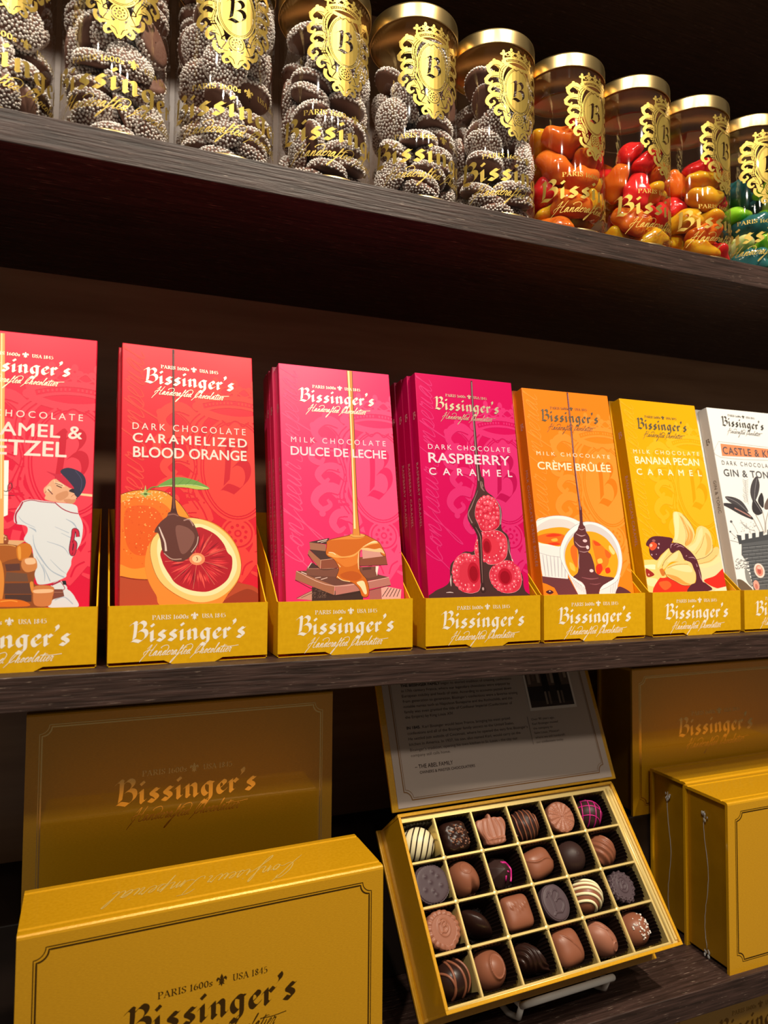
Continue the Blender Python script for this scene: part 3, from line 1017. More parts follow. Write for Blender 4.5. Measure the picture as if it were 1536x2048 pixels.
NP_SETS = [NP_SIM[0], NP_SIM[1], NP_SIM[2], NP_SIM[1], NP_SIM[2], NP_SIM[0]]
for i in range(6):
    n = 0
    for rec in NP_KEEP[i]:
        px, py, pz, qw, qx, qy, qz = NP_SETS[i][rec]
        o = link('nonpareil', NP_DISC)
        a = math.radians(NP_TURN[i])
        R = Matrix.Rotation(a, 4, 'Z')
        from mathutils import Quaternion
        M4 = Matrix.Translation((JX[i], JY, Z_TOP + .0014)) @ R @ Matrix.Translation((px / 1e4, py / 1e4, pz / 1e4)) @ Quaternion((qw / 100, qx / 100, qy / 100, qz / 100)).normalized().to_matrix().to_4x4()
        o.matrix_world = M4
        tag(o, f'white sprinkled chocolate nonpareil disc inside the {JSHORT[i]} jar from the left', 'candy', f'nonpareils in the {JSHORT[i]} jar')
        tag(link('sugar_beads', NP_COAT[n % 2], o), 'coat of tiny white sugar beads', kind='stuff')
        n += 1


# ---- gummies: rounded little bears with paws and ears
def jelly(name, col, dens):
    mt = principled(name, col, .14, spec=.5, trans=.28, ior=1.38, sss=.9, sss_r=(1, .32, .06) if dens == 1 else (.5, 1, .3), sss_s=.010)
    return mt


GUM_MATS = {'red': jelly('red_gummy', (.95, .03, .03, 1), 1), 'orange': jelly('orange_gummy', (1.0, .46, .02, 1), 1), 'scarlet': jelly('scarlet_gummy', (1.0, .20, .02, 1), 1),
            'green': jelly('green_gummy', (.40, .85, .06, 1), 2), 'teal': jelly('teal_gummy', (.03, .16, .17, 1), 2), 'lemon': jelly('pale_lime_gummy', (.80, .88, .36, 1), 2)}
LOBES = [((0, 0, 0), .62), ((0, .62, .05), .50), ((-.36, 1.0, .02), .22), ((.36, 1.0, .02), .22), ((-.42, .12, .3), .26), ((.42, .12, .3), .26), ((-.34, -.5, .2), .33), ((.34, -.5, .2), .33)]
bm = bmesh.new()
bmesh.ops.create_icosphere(bm, subdivisions=4, radius=1)
for v in bm.verts:
    d = v.co.normalized()
    ts = []
    for c, r in LOBES:
        c = Vector(c)
        bq = c.dot(d)
        disc = bq * bq - (c.dot(c) - r * r)
        if disc > 0 and bq + math.sqrt(disc) > 0:
            ts.append(bq + math.sqrt(disc))
    mx_ = max(ts)
    v.co = d * (mx_ + math.log(sum(math.exp(8 * (t - mx_)) for t in ts)) / 8 - .05) * .0152
    v.co.z *= .8
for _ in range(6):
    bmesh.ops.smooth_vert(bm, verts=bm.verts, factor=.5, use_axis_x=True, use_axis_y=True, use_axis_z=True)
for v in bm.verts:
    v.co *= 1.2
GUM_ME = {}
for k, mt in GUM_MATS.items():
    me = bpy.data.meshes.new('gummy')
    bm.to_mesh(me)
    me.materials.append(mt)
    for p in me.polygons:
        p.use_smooth = True
    GUM_ME[k] = me
bm.free()
GUM_SETS = [0, 1, 0, 1]
GUM_PAL = [('red', 'orange', 'scarlet', 'orange', 'scarlet'), ('orange', 'red', 'scarlet', 'orange', 'red'), ('red', 'orange', 'scarlet', 'orange'), ('green', 'teal', 'lemon', 'teal', 'green')]
GUM_WORD = {'red': 'red', 'orange': 'amber orange', 'scarlet': 'deep orange', 'green': 'bright green', 'teal': 'dark teal', 'lemon': 'pale lime'}
for i in range(4):
    for rec in GUM_KEEP[i]:
        px, py, pz, qw, qx, qy, qz = GUM_SIM[GUM_SETS[i]][rec]
        c = GUM_PAL[i][(rec * 7 + rec // 3 + i) % len(GUM_PAL[i])]
        o = link('gummy', GUM_ME[c])
        o.matrix_world = Matrix.Translation((JX[6 + i], JY, Z_TOP + .0016)) @ Matrix.Rotation(math.radians(GUM_TURN[i]), 4, 'Z') @ Matrix.Translation((px / 1e4, py / 1e4, pz / 1e4)) @ Quaternion((qw / 100, qx / 100, qy / 100, qz / 100)).normalized().to_matrix().to_4x4()
        tag(o, f'{GUM_WORD[c]} gummy inside the {JSHORT[6 + i]} jar from the left', 'candy', f'{GUM_WORD[c]} gummies in the {JSHORT[6 + i]} jar')


# ------------------------------------------------------------------ display trays of chocolate bars
ART = {
1: """S EBCB9B 785 1013 864 1006 / 13 15
p F3F1EC 239 1200 389 1208 400 875 335 841 257 872
S 2A2A30 299 1136 331 1138 349 1119 353 1077 347 1067 / 18
S 2A2A30 311 915 343 920 358 944 358 982 / 18
S 2A2A30 330 1009 354 1014 365 1029 378 1017 392 1021 393 1054 409 1069 414 1041 399 1021 382 1018 / 4
S 2A2A30 331 994 431 994 / 2
S 2A2A30 363 1020 364 1034 / 4
P 8A4A22 270 720 409 725 459 693 524 703 539 652 557 619 572 554 558 504 564 462 659 452 661 396 651 333 291 343
P D6DADF 476 962 521 972 588 965 657 957 761 945 780 892 803 839 808 791 799 714 770 652 752 609 749 572 728 525 720 502 646 470 584 462 567 485 557 527 567 573 549 619 533 689 492 726 509 778 499 811 445 824 433 852 441 899 460 937
S A4B2C4 538 759 550 689 586 619 643 544 716 502 / 2 8 2
S A4B2C4 615 718 701 685 737 638 / 2 5 2
S A4B2C4 654 808 732 771 / 2 4 2
S A4B2C4 455 871 486 834 549 802 / 2 4 2
S A4B2C4 596 582 641 480 / 2 6 2
S A4B2C4 712 857 756 829 783 781 / 2 8 2
S A4B2C4 512 806 546 788 554 774 / 2 9 2
S A4B2C4 689 770 742 742 / 2 4 2
S A4B2C4 561 628 605 545 612 480 / 2 6 2
S A4B2C4 636 610 689 553 724 525 / 2 4 2
S A3213F 476 957 461 918 444 885 442 852 449 824 / 9
S A3213F 480 957 521 968 572 960 648 954 / 5
S A3213F 648 957 692 919 736 899 780 891 / 6
S 3A1A30 782 747 777 781 759 790 755 752 746 671 756 640 766 666 769 707 753 723 / 23
S C4213F 782 747 777 781 759 790 755 752 746 671 756 640 766 666 769 707 753 723 / 16
P D6DADF 646 456 691 484 730 450 735 432 753 418 779 380 792 324 639 329 670 387 664 433
S A3213F 648 457 696 481 / 10
S A3213F 696 479 720 441 710 425 / 4
p 222228 704 483 725 483 731 457 711 459
S A4B2C4 670 369 720 386 768 343 / 5
P DDA683 638 1103 601 1062 585 1042 586 1018 596 999 592 979 622 966 682 958 734 959 760 975 772 1004 749 1043 722 1052 686 1085
P C98C66 655 1006 710 1032 720 1003 686 972 656 976
P EBC2A0 643 1083 682 1080 700 1056 661 1064
P EBC2A0 598 1047 619 1058 628 1029 603 1023
S 5A3A2C 644 1078 687 1063 / 4
P C98A66 699 978 760 980 747 952 708 959
S 6B3A3A 607 1038 634 1007 / 6
S 4A2A22 653 1064 683 1050 / 6
S EBC6A4 639 1098 644 1078 / 4
S 9A5A44 599 1028 591 1013 / 3
P 2B2430 723 1030 758 1014 766 980 780 1019 775 1044 744 1048
P E2AA88 724 1003 745 1018 769 1014 764 985 734 979
S B9785A 737 994 750 1009 761 1004 / 3
P 2E2B44 671 1151 705 1177 753 1169 794 1144 815 1105 810 1055 777 995 754 1014 748 1053 712 1101
P C4213F 594 1150 641 1137 680 1131 712 1101 751 1050 727 1052 687 1075 651 1103 638 1122
S 4A4766 754 1162 791 1104 788 1034 / 3
p D9A87A 409 725 503 722 459 693 410 702
p A65A22 271 695 451 689 467 619 415 606 376 583 277 584
P 8E4A2A 343 757 367 764 391 758 409 735 406 707 346 707
E C98A5A 375 716 5 6
E 6A3220 400 750 4 4
E C98A5A 386 745 4 5
E E0B088 361 726 3 4
E E0B088 395 729 5 6
E E0B088 386 750 5 6
E 6A3220 380 735 5 6
E E0B088 396 744 4 5
E 6A3220 358 738 4 5
E C98A5A 366 747 6 6
S E8A860 291 693 410 695 451 686 / 4
P C9741F 456 684 491 707 527 698 535 652 508 610 467 610
P E29A40 462 679 476 684 481 619 469 619
P CB8046 495 615 553 619 569 573 556 545 511 536 485 573
P EDBE96 504 612 549 617 558 587 513 582
p 5A3630 400 583 476 587 482 546 410 542
p 6B4A3A 410 537 516 527 526 481 405 483
p 573A33 405 472 534 472 545 408 405 411
P D98838 534 472 551 476 557 417 545 422
P D98838 367 597 388 574 401 483 395 371 371 372
p 4A332E 409 406 546 404 547 363 411 366
P C67A44 564 453 659 447 657 387 643 338 569 340 554 399
P EBBB90 561 431 651 433 650 415 566 412
p 7A4438 664 433 710 432 720 391 662 374
S A8705A 665 415 711 414 / 4
P D26A1A 289 378 446 379 519 363 524 336 291 343
S F0A040 387 367 438 372 475 365 / 5
S E3A860 316 2019 329 1722 348 1279 370 704 / 24 27 27 34
S F6DCA0 311 2019 361 972 / 8 8""",
2: """p B5482A -3 507 87 485 161 481 378 381 719 455 815 434 876 400 879 279 -1 309
P 96381F 653 355 749 403 801 409 865 369 870 304 621 312
P F2912F -3 752 -5 1011 4 1019 71 1044 165 1055 260 1046 333 997 381 940 424 871 429 756 379 598 295 512 190 486 87 491 9 508 0 515
P E9701F -4 813 -5 955 4 964 83 1001 201 993 296 932 332 818 295 661 201 581 87 551 9 578 0 586
P DF5A1A 27 912 118 952 212 930 260 842 248 723 172 642 86 642 34 721
E F29A45 52 963 4 5
E F7B060 148 1056 4 5
E F7B060 173 939 4 5
E F7B060 252 705 3 3
E F29A45 230 742 3 3
E D94F16 131 583 3 3
E F29A45 179 905 3 4
E F7B060 277 635 3 3
E F7B060 198 576 3 3
E F29A45 286 862 4 4
E F7B060 232 594 5 5
E D94F16 235 902 3 4
E D94F16 243 868 3 3
E F29A45 152 824 4 4
E D94F16 256 757 4 4
E F29A45 112 658 3 3
E F29A45 154 576 3 3
E D94F16 55 711 3 3
E F7B060 145 826 4 4
E F7B060 38 983 4 4
E D94F16 316 924 4 4
E D94F16 229 895 3 3
E D94F16 157 1040 2 3
E D94F16 210 842 4 4
E D94F16 117 742 4 5
E D94F16 67 852 3 3
E F29A45 201 1007 4 4
E F7B060 231 819 3 3
E F7B060 25 954 3 3
E D94F16 28 938 4 4
E F29A45 266 621 2 3
E F7B060 263 660 4 4
E D94F16 173 895 3 3
E F7B060 267 758 3 4
E F29A45 324 820 4 4
E D94F16 13 797 3 3
E F29A45 282 670 5 5
E D94F16 73 940 3 3
E F29A45 36 804 4 5
E D94F16 63 647 4 4
E D94F16 80 1000 4 4
E D94F16 80 1013 4 4
E D94F16 125 941 4 4
E F29A45 143 828 4 4
E D94F16 119 700 4 4
E D94F16 65 991 3 3
E D94F16 67 618 3 3
E F29A45 250 1015 3 4
E F7B060 95 707 4 4
E D94F16 241 620 3 3
E D94F16 287 719 3 3
E F29A45 184 1004 5 5
E F29A45 119 641 3 3
E F29A45 238 820 3 4
E F29A45 111 909 3 3
E F7B060 124 1059 3 3
E F7B060 205 869 3 4
E D94F16 53 861 3 3
E F7B060 57 937 4 4
E D94F16 88 710 4 5
E F29A45 258 974 3 4
E F7B060 295 773 3 3
E F7B060 133 674 3 3
E D94F16 214 1003 3 4
E D94F16 220 688 5 5
E D94F16 295 858 4 5
E D94F16 102 945 4 4
E F29A45 111 876 4 5
E F7B060 55 877 3 4
E D94F16 16 786 4 5
E D94F16 277 919 4 4
E F7B060 133 697 3 3
E D94F16 283 835 3 3
E D94F16 302 787 3 3
E D94F16 223 793 2 3
E D94F16 71 840 4 4
E F7B060 163 687 4 4
E D94F16 134 646 3 4
E F7B060 268 998 2 3
E F29A45 226 722 3 3
E D94F16 124 643 3 3
E F7B060 93 1019 2 3
E F7B060 159 648 4 5
E D94F16 140 823 4 4
E F29A45 95 1041 3 4
E D94F16 253 900 4 4
E D94F16 127 1049 4 5
E F29A45 308 725 4 4
E D94F16 38 911 4 5
E F29A45 236 682 4 5
E D94F16 288 849 4 4
E F7B060 177 876 3 3
E F7B060 198 784 3 3
E D94F16 119 787 4 4
E F7B060 315 748 4 4
E F7B060 186 891 5 5
E F7B060 127 974 4 4
E F29A45 100 763 3 3
E F29A45 27 882 2 3
E F29A45 285 750 3 4
E F7B060 147 833 3 3
E F29A45 61 916 3 3
E F7B060 299 745 4 4
E F29A45 118 936 4 4
E F7B060 168 754 3 3
E F7B060 159 996 4 5
E D94F16 237 946 3 3
E F7B060 126 1012 4 4
E F29A45 321 765 4 4
E D94F16 173 585 5 5
E F29A45 260 703 4 4
E D94F16 224 784 4 4
E F29A45 170 732 3 4
E D94F16 196 614 3 3
E F29A45 170 673 4 4
E F29A45 190 964 4 5
E D94F16 65 993 5 5
E F29A45 139 779 3 3
E F7B060 179 759 2 3
E D94F16 170 768 4 4
E D94F16 95 683 4 5
E D94F16 76 925 3 4
E F7B060 211 629 3 3
E F7B060 39 662 4 4
E D94F16 283 672 4 4
E D94F16 324 768 5 5
E F29A45 48 640 2 2
E D94F16 247 633 3 3
E F7B060 90 1004 2 3
E F29A45 130 1000 3 3
E D94F16 23 672 4 4
E F7B060 203 679 4 4
E F7B060 145 914 3 3
E F29A45 170 765 3 4
E F7B060 174 819 3 4
E F7B060 129 908 4 4
E D94F16 287 830 5 5
E D94F16 141 934 3 3
E F29A45 20 776 2 3
E D94F16 126 778 4 5
E F7B060 30 748 4 5
E F29A45 210 621 3 3
E D94F16 110 829 4 4
E F7B060 310 688 4 4
E F7B060 210 908 3 4
E D94F16 90 689 3 4
E FBD79A 51 983 5 4
E FBD79A 296 1039 5 2
E FBD79A 148 1037 4 2
E FBD79A 164 1018 4 3
E FBD79A 238 997 4 3
E FBD79A 83 1029 5 3
E FBD79A 262 1034 5 3
E FBD79A 230 1035 3 2
E FBD79A 279 1038 3 3
E FBD79A 233 1038 3 2
E FBD79A 133 996 5 3
E FBD79A 99 1004 3 3
E FBD79A 104 1001 5 2
E FBD79A 48 1027 6 3
E FBD79A 135 1037 3 3
E FBD79A 49 959 3 3
E FBD79A 59 1023 6 2
E FBD79A 183 1030 5 2
E FBD79A 228 1012 4 3
E FBD79A 77 1024 5 2
E FBD79A 27 1024 4 3
E FBD79A 15 1016 3 3
E FBD79A 206 1043 6 2
E FBD79A 211 1042 4 3
E FBD79A 70 1025 4 3
E FBD79A 234 1019 4 3
E FBD79A 243 1007 3 3
E FBD79A 111 981 3 2
E FBD79A 120 1014 5 2
E FBD79A 273 1025 5 3
E FBD79A 147 1003 3 2
E FBD79A 207 1036 3 3
E FBD79A 187 1040 5 3
E FBD79A 157 1036 4 3
E FBD79A 207 990 5 4
E FBD79A 169 1025 3 2
E FBD79A 130 1035 5 2
E FBD79A 93 1037 3 3
E FBD79A 185 993 4 4
E FBD79A 18 976 6 2
E FBD79A 25 965 4 3
E FBD79A 239 1000 6 3
E FBD79A 171 1029 3 3
E FBD79A 234 1042 4 4
E FBD79A 202 1005 5 2
E FBD79A 204 1006 4 3
E FBD79A 251 1006 6 2
E FBD79A 42 1004 4 3
E FBD79A 238 974 3 3
E FBD79A 65 1001 5 3
E FBD79A 189 1017 4 2
E FBD79A 149 1011 5 2
E FBD79A 130 984 4 3
E FBD79A 55 1003 4 3
E FBD79A 171 1017 3 3
E FBD79A 105 1028 3 4
E FBD79A 52 1024 3 3
E FBD79A 121 1039 6 4
E FBD79A 186 1025 3 3
E FBD79A 45 978 4 3
S 6E2A10 -3 1017 71 1044 165 1055 260 1046 333 997 381 940 424 871 / 3
S 7A2E12 3 505 87 487 161 482 / 3
P A9B868 109 1031 136 1035 147 1083 156 1042 183 1030 159 1017 147 1004 133 1016
E 55702F 148 1026 12 8
S 6E8A3A 153 1042 188 1072 236 1077 / 8 5
P 6C9A48 218 1075 260 1110 315 1140 370 1146 438 1135 494 1114 549 1077 475 1068 394 1080 296 1083
P B4C257 296 1081 382 1093 444 1092 506 1085 544 1077 475 1070 394 1079
S DDE3A0 230 1078 345 1093 444 1097 538 1080 / 3
S 4F7A34 296 1091 333 1130 / 2
S 4F7A34 345 1093 382 1132 / 2
S 4F7A34 394 1095 432 1134 / 2
S 4F7A34 444 1097 482 1137 / 2
P EE8A32 224 779 189 735 160 679 146 599 150 538 173 459 213 386 260 312 559 290 654 374 725 468 747 564 736 654 692 745 623 816 542 860 454 877 393 880 320 843
P F3C878 227 785 192 735 178 679 184 605 213 513 260 445 342 382 425 343 516 334 609 363 686 424 739 512 744 589 717 687 661 771 579 835 492 869 417 876 320 843
P F9E3AC 242 754 219 692 225 611 254 519 313 444 390 393 480 373 572 383 655 437 710 519 718 596 691 680 635 758 566 809 479 840 380 819
S 6E2A10 224 779 189 735 177 679 183 605 212 513 260 442 342 379 425 340 / 2
S 6E2A10 393 880 454 877 542 860 623 816 692 745 736 654 747 564 725 468 654 374 / 2
P B01C2A 460 815 516 807 584 770 634 712 659 654 687 622 688 564 679 526 655 475 604 432 536 402 474 401 402 418 331 456 295 506 266 555 248 599 242 661 320 755
p DE3F42 536 602 593 605 651 599 593 596
p D8303A 569 593 620 595 670 583 619 582
p DE3F42 519 595 591 589 662 574 590 580
p E8554C 553 583 602 574 651 559 601 567
p 8A1224 505 589 570 573 631 543 565 559
p D8303A 527 580 567 569 605 550 564 560
p E8554C 542 564 595 540 646 510 592 534
p DE3F42 509 573 568 539 623 496 563 531
p C22433 534 554 575 533 608 501 567 522
p E8554C 542 539 571 520 596 495 567 515
p D8303A 505 565 550 530 587 486 542 521
p DE3F42 514 546 558 503 595 453 550 496
p 8A1224 520 522 541 496 557 467 535 493
p D8303A 511 526 529 503 541 477 523 500
p D8303A 509 515 532 485 543 449 520 479
p E8554C 501 511 516 488 521 461 507 484
p E8554C 483 530 504 475 512 417 492 472
p E8554C 475 541 487 502 488 462 475 500
p C22433 468 524 476 469 473 413 465 468
p E8554C 467 517 472 490 468 462 463 490
p 8A1224 451 504 453 474 443 445 441 475
p 8A1224 454 539 452 480 436 424 438 482
p 8A1224 450 549 442 496 424 446 433 498
p D8303A 437 521 429 477 410 438 418 481
p DE3F42 426 517 419 483 400 456 407 489
p E8554C 428 543 402 493 370 448 395 498
p D8303A 411 523 400 495 379 475 389 503
p 8A1224 436 567 395 509 350 456 390 514
p C22433 423 561 394 522 356 492 385 531
p 8A1224 404 549 382 522 353 503 376 529
p C22433 406 565 366 529 319 506 359 541
p DE3F42 428 581 387 548 341 525 382 557
p E8554C 426 585 365 547 299 521 359 558
p C22433 412 581 354 551 293 530 350 560
p C22433 371 572 332 552 289 544 328 564
p 8A1224 383 584 341 566 297 562 338 580
p E8554C 385 592 345 580 303 580 343 592
p D8303A 411 602 355 593 299 598 355 607
p D8303A 408 605 360 599 313 606 360 611
p DE3F42 387 613 343 611 301 623 344 625
p C22433 422 611 367 613 315 628 369 625
p DE3F42 417 615 366 622 317 639 368 632
p DE3F42 375 632 338 638 306 654 342 648
p E8554C 378 642 345 650 316 669 349 661
p E8554C 386 641 337 659 293 687 342 669
p 8A1224 399 648 348 675 304 711 354 684
p E8554C 429 630 384 656 347 691 392 666
p E8554C 432 633 378 675 330 725 384 683
p D8303A 410 662 374 695 343 734 379 701
p E8554C 416 665 381 704 351 748 386 708
p 8A1224 421 664 388 701 365 744 398 708
p D8303A 435 652 398 705 369 762 405 709
p E8554C 433 678 413 713 402 751 422 717
p DE3F42 444 657 420 699 408 747 432 705
p E8554C 439 701 427 724 426 749 438 727
p E8554C 456 654 443 716 437 779 450 717
p D8303A 454 701 446 736 446 772 454 737
p DE3F42 463 674 457 717 461 761 467 717
p 8A1224 471 669 471 726 482 782 483 725
p C22433 474 659 477 705 489 750 486 704
p D8303A 484 681 490 730 509 776 503 727
p 8A1224 481 647 494 698 519 744 506 693
p E8554C 484 643 509 705 545 762 521 699
p 8A1224 507 681 522 716 543 747 528 713
p E8554C 500 651 528 696 563 735 535 690
p C22433 497 645 525 693 565 733 536 684
p C22433 497 637 538 686 586 728 545 679
p 8A1224 529 659 565 695 607 725 571 688
p D8303A 505 631 554 672 611 702 561 661
p E8554C 537 647 564 670 598 683 570 660
p E8554C 534 639 570 666 613 679 576 652
p DE3F42 561 647 604 671 650 687 607 663
p DE3F42 556 630 591 645 629 650 594 635
p C22433 546 624 603 643 662 653 605 634
p 8A1224 539 613 594 624 650 626 595 615
p C22433 553 611 596 618 640 617 597 610
S E8826A 464 607 660 546 / 2
S E8826A 464 607 573 444 / 2
S E8826A 464 607 437 418 / 2
S E8826A 464 607 318 479 / 2
S E8826A 464 607 266 596 / 2
S E8826A 464 607 306 718 / 2
S E8826A 464 607 421 789 / 2
S E8826A 464 607 560 774 / 2
S E8826A 464 607 655 678 / 2
E EE8A5E 464 610 49 39
E F6C795 463 611 31 25
S 7A4A30 459 623 467 610 461 598 / 5
P 5F342E 314 919 287 909 278 884 242 851 210 807 204 782 224 776 239 729 248 673 272 630 307 601 355 593 397 607 434 642 468 699 477 750 460 807 436 852 393 878 356 889 338 914
P 7E5048 332 818 393 819 441 781 447 737 416 673 373 642 349 692
S 8E6258 284 893 320 900 350 888 / 6
S A88078 381 860 417 867 442 826 / 8
S D8C0B8 230 816 248 767 266 717 272 661 / 5 13 4
S B89488 260 648 307 611 367 611 / 6
S C9AAA0 472 756 462 705 428 654 / 5
S 4A2624 321 2028 321 1680 321 1336 320 1002 320 910 / 12 12 15 19 45
S 80544C 323 1999 321 1336 321 936 / 3 4 6""",
3: """p 3E2A24 181 421 288 394 547 389 543 321 177 325
p C08A76 71 344 180 396 177 331
S 4A302C 71 347 180 396 / 3
S 4A302C 104 349 179 380 / 3
p DDA79C 676 403 726 414 836 392 825 320 676 324
p A5605A 595 388 682 406 683 323 591 326
S 4A302C 687 343 738 407 / 5
S 4A302C 715 343 760 404 / 5
S 4A302C 742 342 782 400 / 5
S 4A302C 770 341 804 397 / 5
S 4A302C 798 341 826 394 / 5
E 8A6A5A 185 378 2 2
E 8A6A5A 197 349 2 2
E 8A6A5A 226 389 2 2
E 8A6A5A 268 370 2 2
E 8A6A5A 229 351 2 2
E 8A6A5A 237 386 2 2
E 8A6A5A 254 358 2 2
E 8A6A5A 183 372 2 2
E 8A6A5A 250 373 2 2
E 8A6A5A 233 378 2 2
E 8A6A5A 222 393 2 2
E 8A6A5A 181 349 2 2
E 8A6A5A 260 395 2 2
E 8A6A5A 200 376 2 2
E 8A6A5A 252 382 2 2
E 8A6A5A 193 382 2 2
E 8A6A5A 272 366 2 2
E 8A6A5A 280 393 2 2
E 8A6A5A 208 403 2 2
E 8A6A5A 280 383 2 2
E 8A6A5A 244 392 2 2
E 8A6A5A 191 373 2 2
E 8A6A5A 239 357 2 2
E 8A6A5A 264 361 2 2
E 8A6A5A 276 373 2 2
E 8A6A5A 182 381 2 2
E 8A6A5A 231 395 2 2
E 8A6A5A 202 396 2 2
E 8A6A5A 274 351 2 2
E 8A6A5A 232 389 2 2
E 8A6A5A 189 361 2 2
E 8A6A5A 255 369 2 2
E 8A6A5A 230 369 2 2
E 8A6A5A 244 351 2 2
E 8A6A5A 272 393 2 2
E 8A6A5A 250 379 2 2
E 8A6A5A 233 347 2 2
E 8A6A5A 256 394 2 2
E 8A6A5A 237 352 2 2
E 8A6A5A 200 383 2 2
E 8A6A5A 186 404 2 2
E 8A6A5A 200 354 2 2
E 8A6A5A 222 360 2 2
E 8A6A5A 194 384 2 2
E 8A6A5A 202 399 2 2
E 8A6A5A 278 396 2 2
E 8A6A5A 284 389 2 2
E 8A6A5A 238 394 2 2
E 8A6A5A 253 355 2 2
E 8A6A5A 211 401 2 2
E 8A6A5A 206 381 2 2
E 8A6A5A 266 355 2 2
E 8A6A5A 277 371 2 2
E 8A6A5A 268 361 2 2
E 8A6A5A 260 393 2 2
E 8A6A5A 242 363 2 2
E 8A6A5A 275 403 2 2
E 8A6A5A 267 347 2 2
E 8A6A5A 198 369 2 2
E 8A6A5A 257 379 2 2
E 8A6A5A 267 367 2 2
E 8A6A5A 201 374 2 2
E 8A6A5A 255 348 2 2
E 8A6A5A 259 363 2 2
E 8A6A5A 230 356 2 2
E 8A6A5A 276 361 2 2
E 8A6A5A 275 376 2 2
E 8A6A5A 219 347 2 2
E 8A6A5A 258 383 2 2
E 8A6A5A 276 389 2 2
p 6B4136 75 530 146 532 363 488 664 501 746 480 345 424
p A0664A 75 530 345 424 333 363 67 472
p B4746A 345 424 594 456 746 480 758 425 345 362
S E3B4A4 78 529 343 424 746 479 / 4
S DDA899 343 424 336 364 / 3
S 3A211C 67 469 333 360 757 423 / 3
S EBD0C4 111 524 150 507 / 5
S D9B8AC 206 481 246 486 / 5
S D9B8AC 246 470 293 483 / 5
p 7A4A3C 149 546 372 547 649 559 670 553 660 490 601 476 363 488 147 501
p 4A2E2A 149 546 182 590 249 551
p F0DCD0 652 559 674 559 657 490 649 524
S B88470 149 546 372 546 / 3
S EBD0C4 158 551 185 587 / 5
p 5A362E 551 548 618 554 617 536 550 531
p 4A302C 174 677 290 666 358 618 252 604
p A4694C 169 677 252 604 243 545 162 646
p 8A4A36 252 604 369 618 735 632 743 570 534 563 366 550 249 545
S D9A48A 252 604 369 617 / 3
S D9A48A 252 604 245 546 / 3
S 2E1A16 161 644 243 543 366 547 / 3
S 2E1A16 534 561 744 569 / 3
p 4A302C 176 728 320 758 304 715
p A06A52 176 728 292 712 290 666 180 677
S EBD0C4 234 731 305 749 / 5
S EBD0C4 257 725 299 738 / 3
p D1958A 556 678 705 658 729 632 558 612
S 3A211C 176 728 320 758 / 3
P C9661C 299 732 329 749 449 776 492 789 572 789 632 763 686 734 708 699 730 652 731 629 704 640 681 670 625 667 565 684 543 672 530 548 548 503 576 468 591 411 584 354 556 343 533 355 518 401 478 441 432 453 362 476 357 488 377 538 362 584 340 612 305 629 289 652 297 698
S 4A2410 299 732 329 749 449 776 492 789 572 789 632 763 686 734 708 699 730 652 731 629 704 640 681 670 625 667 565 684 543 672 530 548 548 503 576 468 591 411 584 354 556 343 533 355 518 401 478 441 432 453 362 476 357 488 377 538 362 584 340 612 305 629 289 652 297 698 299 732 / 3
P D97A2C 323 635 405 612 496 635 527 652 517 583 437 555 391 578
P B9551A 387 504 459 526 519 514 541 480 491 458 409 476
P E9A254 300 646 348 655 406 629 496 646 566 699 642 731 685 723 622 713 559 684 495 632 405 619 335 626
P F6D8A4 560 696 643 740 679 731 623 722
P F0C08A 547 681 590 690 651 681 701 687 726 646 699 658 638 664
P DE8838 329 744 449 771 485 774 534 768 583 772 533 754 412 750
S F3D09A 531 664 523 594 523 537 / 3 8 3
S F3D09A 373 578 390 555 / 2 6 2
S F3D09A 363 491 397 465 455 453 / 5
S F6DDB0 310 658 342 655 359 641 / 5
P F6D9A8 503 446 551 457 567 422 573 371 555 366 531 412
E E6A050 528 779 58 14
S 6A3A1A 468 780 503 765 570 769 590 784 / 2
S 6A3A1A 539 2032 536 1691 529 1307 523 972 521 780 / 45 38 34 38 58
S D98A3A 538 2032 534 1691 527 1307 521 972 520 780 / 38 31 28 31 52
S F8DCA0 530 2031 528 1690 522 1306 511 827 / 14 10 10 14""",
